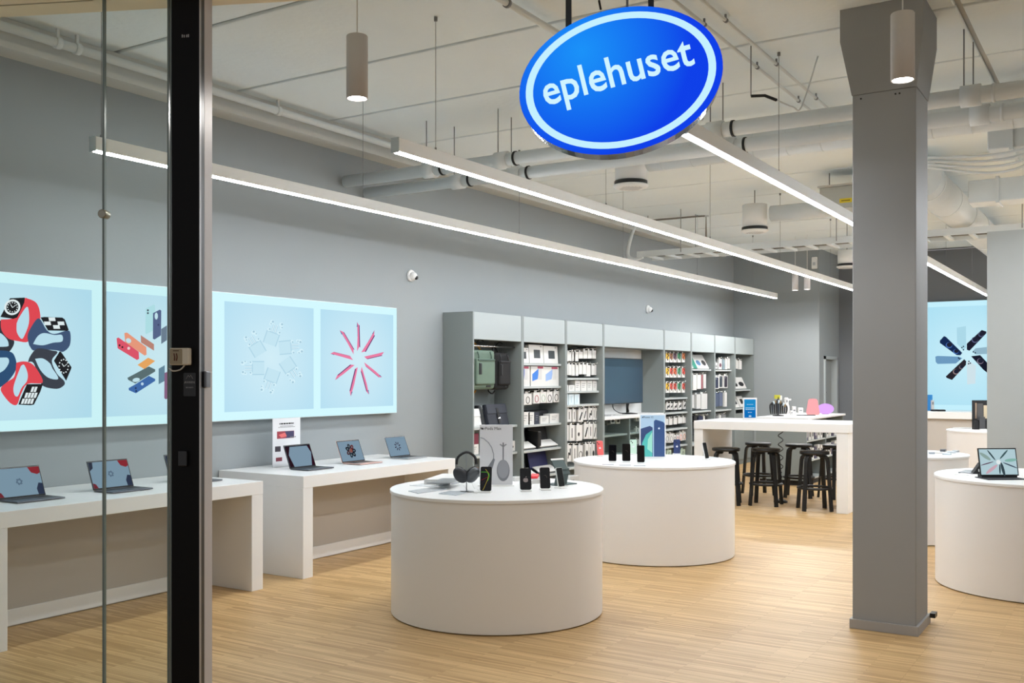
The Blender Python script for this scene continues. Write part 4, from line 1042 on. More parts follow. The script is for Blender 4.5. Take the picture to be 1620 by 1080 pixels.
row(4, [(1053, 1058, 683, 700), (1059, 1065, 683, 700), (1066, 1069.5, 685, 699), (1070.5, 1074, 685, 698), (1075, 1079.5, 681, 697), (1080.5, 1086, 680, 696)], 'hring', 'white pack with round print', 'on the third hooks below strap packs', G5b,
    cols=[GREYC, GREYC, BLACKM, M_((190, 60, 60), .5), M_((216, 120, 90), .5), M_((206, 130, 60), .5)])
row(4, [(1055, 1062, 709, 722), (1077, 1084, 708, 722)], 'hring', 'pale green pack', 'on the lowest hooks of fifth unit', G5b, c0=M_((186, 204, 186), .5))
for y in (637, 660, 685): rail(4, sz(1070, y), .05)
# --- bay 6
S6 = [sz(1125, 584), sz(1125, 648.5)]
for z_ in S6+[.1, .5]: shelf(5, z_)
row(5, zrow(5, [(1092, 1099, 560), (1097, 1104, 560), (1104, 1114, 559), (1113, 1122, 559)], S6[0]), 'bblob', '', 'leaning on top shelf of sixth unit', 'leaning boxes of the sixth unit', rot=.5, d=.03, names=['white box', 'teal green box', 'white box with blue bottle print', 'white box with black print'],
    c0s=[PACKW, M_((0, 120, 100), .5), PACKW, PACKW], cols=[GREYC, M_((0, 120, 100), .5), M_((70, 110, 150), .5), BLACKM])
G6 = 'tall white packs of the sixth unit'
row(5, [(1096.5, 1102, 590, 617), (1103, 1109, 590, 615), (1109.5, 1112, 590, 615), (1113, 1117, 589, 614)], 'hplain', 'tall white pack', 'on the upper hooks of sixth unit', G6, c0s=[PACKW, PACKW, M_((150, 90, 96), .5), PACKC], d=.08)
row(5, [(1093.5, 1098, 622, 645), (1102, 1108.5, 621, 646), (1109.5, 1119, 620, 647)], 'hplain', 'tall white pack', 'on the lower hooks of sixth unit', G6, d=.1, c0=PACKC)
row(5, [(1098, 1103, 655, 667), (1105, 1112, 656, 668), (1113, 1115, 655, 667), (1115.5, 1119.5, 656, 667)], 'hplain', 'dark navy or white pack', 'under the lower shelf of sixth unit', G6, c0s=[BLACKM, M_((34, 40, 66), .5), PACKW, BLACKM])
row(5, [(1115, 1122, 688, 702), (1115, 1122, 705, 720)], 'hblob', 'black pack', 'seen through the high table frame', 'black packs seen under the high table', c0=BLACKM, c1=GREYC)
rail(5, sz(1110, 591), .03); rail(5, sz(1110, 622), .03); rail(5, sz(1110, 655), .03)
# --- bay 7
S7 = [sz(1158, 585), sz(1158, 646.5)]
for z_ in S7+[.1, .5]: shelf(6, z_)
G7 = 'packs of the seventh unit'
row(6, [(1131.5, 1135, 571, 583), (1137, 1142, 565, 584), (1143, 1146.5, 566, 584), (1147.5, 1150.5, 565, 584), (1151, 1155, 564, 583)], 'hblob', '', 'on the top hooks of seventh unit', G7,
    names=['small white pack', 'white pack with dark print', 'grey blue pack', 'plain white pack', 'light pack'], c0s=[PACKW, PACKW, M_((130, 148, 156), .5), PACKW, PACKC], cols=[GREYC, M_((90, 40, 60), .5), M_((120, 138, 146), .5), PACKC, PACKC])
row(6, [(1131, 1137, 593, 615), (1137.5, 1143, 591, 613.5), (1145, 1151, 591, 613.5)], 'hcase', 'dark case in white frame', 'in the middle of seventh unit', G7, cols=[M_((34, 42, 66), .5), M_((44, 56, 66), .5), M_((38, 32, 48), .5)])
row(6, [(1131.5, 1137.5, 620, 643), (1138, 1143, 619, 642), (1146.5, 1150, 618, 643)], 'hplain', '', 'on the lower hooks of seventh unit', G7, names=['slate blue pack', 'lighter slate blue pack', 'cream white pack'], c0s=[M_((72, 84, 108), .5), M_((88, 98, 122), .5), PACKW])
row(6, [(1133, 1136, 655, 662), (1138, 1141, 654, 662), (1142, 1148, 653, 661)], 'hplain', 'small grey pack', 'under the lower shelf of seventh unit', G7, c0s=[GREYC, PACKC, GREYC])
row(6, [(1131, 1136.5, 685, 704), (1138, 1141, 683, 702), (1142, 1146, 683, 702)], 'hblob', '', 'seen through the high table in seventh unit', G7, names=['white pack with dark oval', 'black tall pack', 'dark tall pack'], c0s=[PACKW, BLACK, M_((60, 58, 62), .5)], cols=[BLACKM, BLACK, GREYC])
for y in (566, 592, 619, 654): rail(6, sz(1145, y), .03)
# --- bay 8
S8 = [sz(1188, 615.5), sz(1188, 644)]
for z_ in S8: shelf(7, z_)
G8 = 'things in the last unit'
row(7, [(1165, 1167, 567, 583), (1170, 1173.5, 568, 584)], 'hplain', 'narrow white pack', 'on the top hooks of last unit', G8)
row(7, zrow(7, [(1164, 1170.5, 599), (1170, 1181.5, 596)], S8[0]), 'bblob', 'leaning white box with black print', 'on the upper shelf of last unit', G8, rot=.45, d=.04)
row(7, zrow(7, [(1164, 1170, 626), (1172, 1181, 626)], S8[1]), 'bwin', 'leaning white box with dark stand', 'on the lower shelf of last unit', G8, rot=.45, d=.04)
L8 = DIV[8]-DIV[7]
bx('cupboard_door', CAB, BAYS[7], .032, L8/2-.002, .006, .026, .1, S8[1]-.09); bx('cupboard_door', CAB, BAYS[7], L8/2+.002, L8-.032, .006, .026, .1, S8[1]-.09)
rail(7, sz(1175, 568), .02)

# ================================================================== THINGS ON THE DESKS
def laptop(x, y, zt, w_, rz, shell, label, art, d=.215, tilt=22):
    """x: left end of the hinge"""
    t = thing('laptop', label, 'laptop', (x, y, zt), rz)
    bx('base', shell, t, 0, w_, -d, 0, .003, .013, bevel=.004)
    bx('keyboard', M_((22, 22, 24), .6), t, w_*.08, w_*.92, -d*.52, -d*.1, .0125, .0138)
    bx('trackpad', shell, t, w_*.32, w_*.68, -d*.95, -d*.6, .0128, .0136)
    lid = bx('lid', shell, t, 0, w_, 0, .006, 0, .215, bevel=.003)
    lid.location = (0, .002, .012); lid.rotation_euler = (-R(tilt), 0, 0)
    obj('bezel', box(new_bm(), .002, w_-.002, -.001, 0, .002, .213), SCREENB, lid)
    obj('screen', box(new_bm(), .008, w_-.008, -.0016, -.001, .010, .204), emit((132, 158, 178), .85), lid)
    ar = []
    cx_, cz_ = w_*.5, .108
    def sh(pts, c): 
        return obj('wallpaper_shape', flat_poly(new_bm(), pts, -.0018-.0003*len(ar), .0003), emit(c, .8), lid)
    if art == 'corner':
        for pts, c in (([(w_-.008, .204), (w_-.09, .204), (w_-.07, .165), (w_-.03, .15), (w_-.008, .16)], (150, 30, 44)),
                       ([(w_-.008, .01), (w_-.05, .01), (w_-.055, .05), (w_-.035, .09), (w_-.008, .085)], (36, 48, 76)),
                       ([(.008, .01), (.045, .01), (.03, .04), (.008, .05)], (120, 30, 44)), ([(.008, .204), (.04, .204), (.035, .16), (.008, .14)], (40, 46, 66))):
            ar.append(sh(pts, c))
        for k in range(6):
            q_ = R(60*k); ar.append(sh(ell(cx_+.016*math.cos(q_), cz_+.016*math.sin(q_), .012, .006, 8, q_+1), (96, 118, 140)))
    elif art == 'hex':
        for pts, c in (([(.008, .204), (.07, .204), (.03, .12), (.06, .01), (.008, .01)], (44, 24, 34)), ([(w_-.008, .204), (w_-.05, .204), (w_-.015, .13), (w_-.05, .01), (w_-.008, .01)], (50, 22, 36)),
                       ([(.008, .204), (w_-.008, .204), (w_-.008, .195), (.008, .195)], (24, 20, 28))): ar.append(sh(pts, c))
    elif art == 'watches':
        for k in range(7):
            q_ = R(51*k); ar.append(sh(ell(cx_+.045*math.cos(q_), cz_+.045*math.sin(q_), .026, .02, 12, q_), [(34, 36, 48), (110, 40, 44), (52, 58, 66), (26, 26, 34), (80, 46, 52), (40, 56, 66), (30, 30, 38)][k]))
            ar.append(sh(ell(cx_+.045*math.cos(q_), cz_+.045*math.sin(q_), .010, .008, 8, q_), (120, 140, 150)))
        ar.append(sh(ell(cx_, cz_, .02, .02, 12), (150, 90, 80)))
    elif art == 'rays':
        for k in range(8):
            q_ = R(45*k+15); ar.append(sh(ell(cx_+.034*math.cos(q_), cz_+.034*math.sin(q_), .016, .006, 8, q_), (52, 30, 56)))
    return t
for bl, w_, y, shell, lab, art in (((0, 782), .335, 6.27, DALU, 'grey laptop at the far left behind the glass', 'corner'), ((148, 776), .335, 6.23, DALU, 'grey laptop in the middle of the left desk behind the glass', 'corner'),
                                  ((270, 758), .32, 6.27, DALU, 'grey laptop partly hidden by the black door post', 'corner')):
    X = on_y(bl[0], bl[1], y).x
    if bl[0] == 0: X = on_y(73, 780, y).x-w_
    laptop(X, y, .84, w_, 0, shell, lab, art)
for bl, w_, y, shell, lab, art in (((459, 741), .325, 6.26, DALU, 'grey laptop beside the paper sign on the right desk', 'hex'), ((542, 732), .32, 6.26, M_((206, 170, 160), .35, .7), 'rose gold laptop showing a ring of watches', 'watches'),
                                  ((618, 722), .32, 6.28, ALU, 'silver laptop at the right end of the right desk', 'rays')):
    laptop(on_y(bl[0], bl[1], y).x, y, .84, w_, 0, shell, lab, art)
# paper sign in acrylic stand on the desk
a = on_y(431.5, 742, 6.56); b = on_y(475, 742, 6.56); zt_ = on_y(453, 661, 6.56).z
t = thing('paper_sign', 'tall white paper sign in a clear stand behind a laptop', 'sign', (a.x, 6.56, .84)); W_ = b.x-a.x; H_ = zt_-.84
bx('sheet', M_((226, 228, 232), .4), t, 0, W_, 0, .004, .0, H_, bevel=0)
bx('stand_foot', glass_mat((.93, .95, .95)), t, 0, W_, -.05, .004, 0, .004)
obj('printed_picture', flat_poly(new_bm(), rrect(W_*.46, H_*.655, W_*.62, H_*.15, .002), 0, .0006), M_((150, 50, 66), .4), t)
obj('printed_picture', flat_poly(new_bm(), [(W_*.48, H_*.585), (W_*.76, H_*.585), (W_*.76, H_*.725), (W_*.44, H_*.725)], -.0006, .0006), M_((56, 54, 92), .4), t)
obj('printed_picture', flat_poly(new_bm(), [(W_*.2, H_*.66), (W_*.44, H_*.7), (W_*.5, H_*.62), (W_*.3, H_*.6)], -.0012, .0006), M_((226, 110, 110), .4), t)
obj('printed_picture', flat_poly(new_bm(), rrect(W_*.18, H_*.37, W_*.2, H_*.11, .002), 0, .0006), M_((40, 34, 46), .4), t)
obj('printed_picture', flat_poly(new_bm(), rrect(W_*.22, H_*.155, W_*.22, H_*.08, .002), 0, .0006), M_((120, 44, 60), .4), t)
def lines(x0, x1, z, h_, m, par, y=-.0006):
    bm = new_bm(); x_ = x0
    while x_ < x1:
        w2 = min(rnd.uniform(.5, 1.6)*h_*1.6, x1-x_); box(bm, x_, x_+w2, y, y+.0006, z-h_/2, z+h_/2); x_ += w2+h_*.45
    return obj('printed_line', bm, m, par)
lines(W_*.24, W_*.76, H_*.885, .013, BLACKM, t); lines(W_*.26, W_*.74, H_*.835, .005, GREYC, t); lines(W_*.2, W_*.8, H_*.812, .005, GREYC, t)
lines(W_*.62, W_*.84, H_*.6, .009, GREYC, t, -.002)

# ------------------------------------------------------------------ things on the nearest drum table
def P(px, py, z=ZT): return at_floor(px, py, z)
def phone(px, py, label, w_=.074, h_=.15, yaw=0, tilt=12, body=BLACK, screen='dark', z=ZT, lift=.012, back=False, stand=True, group='phones on stands'):
    p = P(px, py, z)
    t = thing('smartphone', label, 'phone', p, FWD+R(yaw), group)
    if stand: bx('stand', WHITEM, t, -w_*.5, w_*.5, -.022, .045, 0, .01, bevel=.003)
    bd = obj('body', prism(new_bm(), [(x, 0, y+h_/2) for x, y in rrect(0, 0, w_, h_, .011)], (0, 1, 0), .009), body, t)
    bd.location = (0, 0, lift); bd.rotation_euler = (-R(tilt), 0, 0)
    if back:
        obj('camera_bump', flat_poly(new_bm(), rrect(-w_*.26, h_*.85, w_*.36, w_*.36, .006), 0, .0015), body, bd)
        bm = new_bm()
        for q_ in (0, 1): flat_poly(bm, ell(-w_*.33+.012*q_, h_*.88-.014*q_, .006, .006, 10), -.0015, .001)
        obj('camera_lens', bm, BLACK, bd)
        apple('emblem', M_((225, 225, 228), .3), bd, 0, h_*.5, .02, 0)
    else:
        sc_ = obj('screen', flat_poly(new_bm(), rrect(0, h_/2, w_-.004, h_-.004, .009), 0, .0008), M_((8, 8, 11), .1), bd)
        if screen == 'lines':
            for pts, c_, r_ in (([(-.034, .128), (.005, .128), (.02, .108)], (90, 190, 60), .0016), ([(-.005, .148), (.02, .118), (.012, .075), (-.01, .02), (-.018, .004)], (190, 170, 70), .0014), ([(.02, .118), (.024, .1), (.014, .07)], (70, 180, 60), .0018), ([(-.03, .072), (.016, .096)], (120, 30, 40), .0018), ([(-.03, .05), (.006, .078)], (60, 30, 30), .0012)):
                bm = new_bm(); sweep(bm, [(x, -.001, y) for x, y in pts], r_, 4); obj('wallpaper_line', bm, emit(c_, .9), sc_)
        elif screen == 'apple':
            apple('emblem', emit((140, 130, 128), .8), sc_, 0, h_*.44, .032, -.001)
        elif screen == 'glow':
            bm = new_bm(); sweep(bm, [(.012*math.cos(q_), -.001, h_*.5+.018*math.sin(q_)) for q_ in [i*.3 for i in range(8)]], .0022, 4); obj('wallpaper_line', bm, emit((90, 84, 80), .6), sc_)
    return t
phone(768, 779, 'phone with green and red line wallpaper on the nearest table', yaw=-8, screen='lines', h_=.165, w_=.078)
phone(832, 777, 'black phone showing a grey fruit emblem on the nearest table', yaw=6, screen='apple', h_=.148, w_=.078)
phone(863, 775, 'dark purple phone beside the tablet on the nearest table', yaw=10, screen='glow', h_=.146, w_=.072, body=M_((70, 40, 50), .3))
t = phone(889, 772, 'white edged phone in green case leaning sideways on the nearest table', yaw=48, screen='dark', h_=.135, w_=.07, body=M_((212, 216, 212), .3))
# tablet on folio keyboard, seen from behind
p = P(880, 768)
t = thing('tablet', 'grey green tablet folio standing on its keyboard on the nearest table', 'tablet', p, FWD+R(40))
FOL = M_((70, 84, 84), .7)
bx('keyboard_base', FOL, t, -.02, .19, -.02, .11, 0, .008, bevel=.003)
o = bx('stand_fold', FOL, t, -.02, .10, 0, .008, 0, .12, bevel=.002); o.location = (0, -.005, .005); o.rotation_euler = (-R(-14), 0, 0)
o = bx('tablet_body', FOL, t, -.02, .10, 0, .010, 0, .13, bevel=.003); o.location = (0, -.045, .085); o.rotation_euler = (-R(38), 0, 0)
o2 = bx('white_edge', PACKW, t, -.024, .10, -.004, 0, .12, .134); o2.location = (0, -.045, .085); o2.rotation_euler = (-R(38), 0, 0)
# headphone display board
p = P(785, 768)
t = thing('display_board', 'tall grey headphone display board on the nearest table', 'display board', p, FWD)
k_ = 7.23/F; BW, BH = 52*k_, 96*k_
bx('board', M_((220, 221, 225), .4), t, -BW/2, BW/2, 0, .012, .004, BH, bevel=.002)
bx('foot', WHITEM, t, -BW*.55, BW*.55, -.03, .07, 0, .006, bevel=.002)
def bp(px, py): return ((px-785)*k_, (768-py)*k_)
def onboard(name, pts, c, l, parent=t): return obj(name, flat_poly(new_bm(), [bp(*q_) for q_ in pts], -.0006*l, .0006), c, parent)
GR1, GR2, GR3 = M_((120, 122, 128), .4), M_((148, 150, 156), .4), M_((206, 208, 212), .4)
onboard('printed_cup', ell(796, 744, 10.2, 17, 24), GR1, 0); onboard('printed_cup', ell(796, 742, 8.8, 14.5, 24), GR2, 1)
onboard('printed_cup', [(770, 741), (781, 724), (783, 727), (779, 741)], GR1, 0)
onboard('printed_stem', [(795, 727), (797, 727), (797, 700), (795, 700)], GR1, 0)
onboard('printed_stem', [(790, 703), (796, 708), (802, 703), (800, 702), (796, 705), (792, 702)], GR2, 0)
bm = new_bm(); sweep(bm, [(bp(x, y)[0], -.0006, bp(x, y)[1]) for x, y in ((760, 692), (766, 694), (773, 700), (778, 708), (781, 718), (781, 725))], .0035, 5); obj('printed_band', bm, GR2, t)
apple('emblem', BLACK, t, bp(763, 678)[0], bp(763, 678)[1], .014, 0)
text('lettering', 'AirPods Max', .030, M_((30, 31, 34), .5), t, front_at(bp(776, 678)[0], -.001, bp(776, 678)[1]), .0006)
# over-ear headphones on a stand
p = P(738, 778)
t = thing('headphone_stand', 'thin grey rod stand carrying the headphones', 'stand', p, FWD)
bm = new_bm(); lathe(bm, [(0, 0), (.05, 0), (.05, .003), (.045, .005), (0, .005)], 28); obj('base', bm, ALU, t)
bm = new_bm(); cylp(bm, (0, 0, .004), (0, 0, .262), .0032, 8); cylp(bm, (-.02, 0, .262), (.02, 0, .262), .004, 8); obj('rod', bm, STEEL, t)
hp = thing('headphones', 'dark grey over-ear headphones hanging on the rod stand', 'headphones', p+Vector((0, 0, .11)), FWD+R(8))
CUP = M_((84, 88, 92), .35, .5)
bm = new_bm(); sweep(bm, join_curve([(-.064, 0, .035), (-.068, 0, .085), (-.052, 0, .132), (0, 0, .158), (.052, 0, .132), (.068, 0, .085), (.064, 0, .035)]), .0045, 8); obj('headband_frame', bm, M_((150, 152, 154), .25, .9), hp)
bm = new_bm(); sweep(bm, join_curve([(-.068, 0, .08), (-.056, 0, .13), (0, 0, .162), (.056, 0, .13), (.068, 0, .08)]), .009, 8); obj('headband_cushion', bm, BLACKM, hp)
for s_ in (-1, 1):
    Mr = Matrix.Rotation(R(38)*s_*1.0, 3, 'Y') @ Matrix.Rotation(R(-52 if s_ > 0 else -118), 3, 'Z') @ Matrix.Rotation(R(90), 3, 'Y') @ Matrix.Diagonal((1.5, 1.12, 1.15))
    bm = new_bm(); lathe(bm, [(0, .022), (.026, .021), (.036, .015), (.040, .004), (.040, -.006), (0, -.008)], 28, loc=(s_*.042, -.005, .006), M=Mr); obj('ear_cup', bm, CUP if s_ > 0 else M_((40, 42, 46), .6), hp)
    bm = new_bm(); lathe(bm, [(.018, -.010), (.022, -.024), (.034, -.026), (.040, -.016), (.038, -.006)], 28, loc=(s_*.042, -.005, .006), M=Mr); obj('ear_cushion', bm, BLACKM, hp)
    bm = new_bm(); cylp(bm, (s_*.064, 0, .045), (s_*.05, 0, .02), .003, 6); obj('yoke', bm, CHROME, hp)
bm = new_bm(); c0 = P(738, 778)
sweep(bm, join_curve([P(742, 765)+Vector((0, 0, .06)), P(750, 772)+Vector((0, 0, .003)), P(758, 776)+Vector((0, 0, .003)), P(754, 780)+Vector((0, 0, .003)), P(742, 777)+Vector((0, 0, .003)), P(733, 768)+Vector((0, 0, .003))]), .0014, 5)
tag(obj('headphone_cable', bm, PACKW), 'thin white security cable curling beside the headphone stand', 'cable')
# flat things
def flat_item(name, label, cat, quad, z, th, m, group=None):
    c = sum((P(*q_, z) for q_ in quad), Vector())/len(quad)
    bm = new_bm(); prism(bm, [(P(*q_, z)-c)+Vector((0, 0, 0)) for q_ in quad], (0, 0, 1), th)
    return tag(obj(name, bm, m, loc=c), label, cat, group)
flat_item('price_card', 'clear acrylic price card lying leftmost on the nearest table', 'card', [(646, 777), (662, 781), (708, 774), (690, 771)], ZT, .005, M_((196, 202, 208), .15))
flat_item('price_card', 'clear acrylic price card in front of the headphone stand', 'card', [(694, 781), (722, 784), (744, 778), (712, 777)], ZT, .005, M_((206, 214, 220), .15))
flat_item('price_card', 'thin pale card lying behind the first price card', 'card', [(648, 768), (680, 770), (700, 767), (668, 765)], ZT, .003, M_((222, 226, 230), .2))
o = flat_item('gadget_box', 'flat white box lying behind the headphones on the nearest table', 'box', [(671, 767), (712, 767), (736, 757), (700, 757)], ZT, .04, PACKW)
flat_item('tablet_computer', 'thin grey tablet lying on the flat white box', 'tablet', [(675, 764.8), (712, 765), (733, 757.5), (700, 757.5)], ZT+.041, .006, M_((130, 134, 136), .3))
flat_item('phone_lying', 'slim grey device lying just left of the headphones', 'phone', [(690, 767.5), (700, 768.5), (727, 764), (720, 763)], ZT, .007, M_((150, 154, 158), .3))
flat_item('phone_case', 'small red silicone case lying behind the phones', 'case', [(838, 757), (850, 757), (853, 753), (842, 752)], ZT, .018, M_((214, 40, 48), .4))
for i, (px, py) in enumerate(((832, 766), (846, 764), (905, 758), (815, 760), (860, 761))):
    p = P(px, py); o = obj('small_white_box', box(new_bm(), -.045, .045, -.03, .03, 0, .03), PACKW, loc=p, bevel=.002); o.rotation_euler = (0, 0, FWD+.3*i)
    obj('lid_print', box(new_bm(), -.03, .03, -.018, .018, .03, .031), GREYC, o)
    tag(o, 'small white box lying '+['behind the emblem phone', 'between the two middle phones', 'behind the tablet folio', 'right beside the display board', 'behind the purple phone'][i]+' on the nearest table', 'box', 'small white boxes on the nearest table')
# ------------------------------------------------------------------ second drum table
phone(969, 731, 'black phone at the left of the three on the second table', yaw=-6, screen='glow', h_=.15, w_=.072)
phone(991, 731, 'black phone in the middle of the three on the second table', yaw=-4, screen='glow', h_=.16, w_=.075)
phone(1014, 733, 'black phone at the right of the three on the second table', yaw=-4, screen='dark', h_=.155, w_=.068)
phone(950, 722, 'coral red phone seen from behind on the second table', yaw=-22, tilt=-14, back=True, body=M_((232, 96, 92), .35), h_=.145, w_=.062, lift=.015)
phone(1002, 719, 'mint green phone seen from behind on the second table', yaw=0, tilt=0, back=True, body=M_((196, 224, 206), .35), h_=.14, w_=.068)
phone(1071, 719, 'navy blue phone seen from behind on the second table', yaw=10, tilt=0, back=True, body=M_((34, 52, 98), .35), h_=.142, w_=.068)
phone(1119, 727, 'white phone in black case leaning sideways on the second table', yaw=42, tilt=14, body=M_((220, 220, 220), .3), h_=.155, w_=.06)
p = P(1032.5, 725); kk = ((CH-ZT)*F/(725-HZ))/F
t = thing('display_board', 'white framed blue phone display board on the second table', 'display board', p, FWD)
BW, BH = 41.5*kk, 71*kk
bx('board', M_((232, 234, 236), .4), t, -BW/2, BW/2, 0, .012, .004, BH, bevel=.002)
bx('foot', WHITEM, t, -BW*.5, BW*.5, -.03, .06, 0, .006)
def b2(px, py): return ((px-1032.5)*kk, (725-py)*kk)
def on2(name, pts, c, l): return obj(name, flat_poly(new_bm(), [b2(*q_) for q_ in pts], -.0006*l, .0006), c, t)
on2('printed_sky', [(1013.5, 722), (1051.5, 722), (1051.5, 656.5), (1013.5, 656.5)], M_((172, 200, 224), .4), 0)
on2('printed_phone', [(1034.5, 722), (1034.5, 666), (1037, 663.5), (1049, 667), (1051.5, 670), (1051.5, 722)], M_((44, 74, 122), .4), 1)
on2('printed_phone', [(1013.5, 722), (1013.5, 678), (1028, 673.5), (1032.5, 676), (1033, 722)], M_((46, 66, 110), .4), 1)
on2('printed_screen', [(1015, 722), (1016, 700), (1022, 687), (1032, 680), (1032, 722)], M_((76, 178, 172), .4), 2)
on2('printed_screen', [(1024, 710), (1025, 695), (1031, 684), (1032, 684), (1032, 716)], M_((150, 216, 196), .4), 3)
on2('printed_screen', [(1013.5, 722), (1015, 702), (1020, 722)], M_((64, 116, 180), .4), 3)
apple('emblem', M_((214, 226, 240), .4), t, *b2(1042.5, 677.5), .018, -.0014)
apple('emblem', BLACK, t, *b2(1016.5, 660), .010, -.0008)
text('lettering', 'iPhone 12', .026, M_((50, 60, 80), .5), t, front_at(b2(1025, 659.8)[0], -.0012, b2(1025, 659.8)[1]), .0006)
for i, (px, py) in enumerate(((962, 735), (989, 736), (1012, 737), (1128, 724))):
    q_ = P(px, py); o = obj('price_card', box(new_bm(), -.05, .05, -.02, .02, 0, .004), M_((196, 200, 206), .2), loc=q_); o.rotation_euler = (0, 0, FWD)
    tag(o, 'clear price card '+['below the left black phone', 'below the middle black phone', 'below the right black phone', 'right of the leaning phone'][i]+' on the second table', 'card', 'price cards on the second table')
# ------------------------------------------------------------------ right table
p = P(1583, 757)
t = thing('tablet', 'black tablet with keyboard showing radiating crystals on the right table', 'tablet', p, FWD+R(3))
kk = ((CH-ZT)*F/(757-HZ))/F
TW = 63*kk
bx('keyboard_base', M_((34, 37, 42), .7), t, -TW*.5, TW*.5, -.10, .10, 0, .007, bevel=.003)
lid = bx('tablet_body', BLACK, t, -TW*.5, TW*.5, 0, .009, 0, .215, bevel=.003); lid.location = (0, .012, .022); lid.rotation_euler = (-R(12), 0, 0)
bx('hinge_fold', M_((34, 37, 42), .7), t, -TW*.46, TW*.46, .015, .075, .007, .03)
sc_ = obj('screen', box(new_bm(), -TW*.5+.009, TW*.5-.009, -.0008, 0, .009, .206), emit((186, 214, 222), .88), lid)
for i, (cx_, cz_, a, b, r_, c_) in enumerate(((.03, .05, .055, .012, 100, (60, 76, 84)), (-.05, .16, .05, .006, 125, (50, 70, 76)), (.05, .165, .05, .007, 45, (70, 96, 100)), (-.09, .095, .055, .004, 15, (96, 60, 84)), (-.10, .15, .05, .014, -35, (150, 176, 170)), (.10, .12, .05, .012, 5, (140, 190, 180)),
                                     (.09, .08, .06, .005, -22, (60, 70, 90)), (-.06, .05, .06, .012, 35, (214, 176, 190)), (.005, .05, .04, .006, 85, (40, 60, 70)), (0, .105, .018, .018, 0, (240, 250, 252)))):
    obj('wallpaper_shape', flat_poly(new_bm(), ell(cx_, cz_, a, b, 14, R(r_)), -.0008-.0003*i, .0003), emit(c_, .85), sc_)
p = P(1546, 749)
t = thing('phone_holder', 'small black folded stand left of the crystal tablet', 'stand', p, FWD)
bm = new_bm(); prism(bm, [(-.05, -.03, 0), (.03, -.03, 0), (.015, -.03, .09)], (0, 1, 0), .05); obj('wedge', bm, BLACKM, t)
bx('pale_insert', PACKW, t, -.005, .01, -.034, -.03, .02, .04)
flat_item('tablet_computer', 'dark tablet lying flat on the right table', 'tablet', [(1516, 748), (1538, 750), (1545, 745), (1528, 744)], ZT, .008, M_((70, 74, 78), .3))
flat_item('price_card', 'white card lying in front of the dark flat tablet', 'card', [(1510, 751), (1532, 752), (1540, 749), (1520, 748.5)], ZT, .004, PACKW)
# table behind the column
for i, (px, py, w_, d_, h_, m, lab) in enumerate(((1474, 718, .05, .04, .02, M_((150, 158, 164), .3), 'small grey gadget beside the column edge'), (1484, 717, .09, .05, .015, PACKW, 'white flat gadget box'), (1492, 714, .08, .05, .025, M_((80, 84, 90), .4), 'dark grey gadget'),
                                             (1505, 716, .10, .06, .015, M_((198, 206, 214), .3), 'clear price card'), (1512, 715, .06, .04, .02, M_((170, 178, 186), .3), 'silver gadget'), (1498, 719, .08, .05, .012, M_((176, 190, 200), .3), 'bluish card nearest the rim'))):
    q_ = P(px, py); o = obj('display_gadget', box(new_bm(), -w_/2, w_/2, -d_/2, d_/2, 0, h_), m, loc=q_, bevel=.004); o.rotation_euler = (0, 0, FWD+.5*i)
    tag(o, lab+' on the table half hidden by the column', 'gadget', 'gadgets on the half hidden table')
# furthest table: black display stands
q_ = P(1551, 679); kk = ((CH-ZT)*F/(679-HZ))/F
t = thing('display_board', 'black display board with phones on the furthest right table', 'display board', q_, FWD)
bx('board', BLACKM, t, -11*kk, 16*kk, .03, .05, 0, 46*kk); bx('black_base', BLACK, t, -12*kk, 16*kk, -.04, .03, 0, 15*kk)
bx('printed_phone', M_((150, 130, 112), .4), t, -7*kk, -4.5*kk, .026, .03, 17*kk, 42*kk); bx('printed_phone', M_((84, 82, 82), .3), t, -4*kk, 5.5*kk, .024, .03, 12*kk, 41*kk)
bx('printed_phone', M_((206, 190, 160), .4), t, 6.5*kk, 15*kk, .026, .03, 17*kk, 38*kk)
bx('real_phone', M_((70, 70, 72), .3), t, -4*kk, 4.5*kk, -.06, -.045, .004, 20*kk)
bx('white_foot', PACKW, t, -4*kk, 6*kk, -.08, -.04, 0, .012)
q_ = P(1522, 678); o = obj('product_tray', box(new_bm(), -.12, .12, -.04, .04, 0, .02), PACKW, loc=q_); o.rotation_euler = (0, 0, FWD); tag(o, 'flat white tray on the furthest right table', 'tray')
# on the far bench
q_ = on_x(1467.5, 651, 19.6); 
t = thing('leaflet_holder', 'small blue leaflet holder on the far bench', 'sign', (19.7, q_.y, 1.02), FWD+R(20))
bx('sheet', M_((46, 132, 200), .4), t, -.09, .09, 0, .01, .0, .30); bx('foot', PACKW, t, -.09, .09, -.04, .04, 0, .006)
q_ = on_x(1474, 651, 19.6); t = thing('router_box', 'slim white upright device next to the blue leaflet', 'device', (19.72, q_.y, 1.02), FWD)
bx('casing', PACKC, t, -.025, .025, 0, .05, 0, .2, bevel=.006); bx('status_panel', GREYC, t, -.015, .015, -.002, 0, .12, .17)
for i, px in enumerate((1478, 1488)):
    q_ = on_x(px, 651, 19.6); t = thing('display_gadget', ['left', 'right'][i]+' dark gadget lying on the far bench below the poster', 'gadget', (19.68, q_.y, 1.02), FWD+.4*i)
    bx('body', BLACKM, t, -.07, .07, -.04, .04, 0, .03, bevel=.01); bx('top_plate', GREYC, t, -.05, .05, -.03, .03, .03, .034)

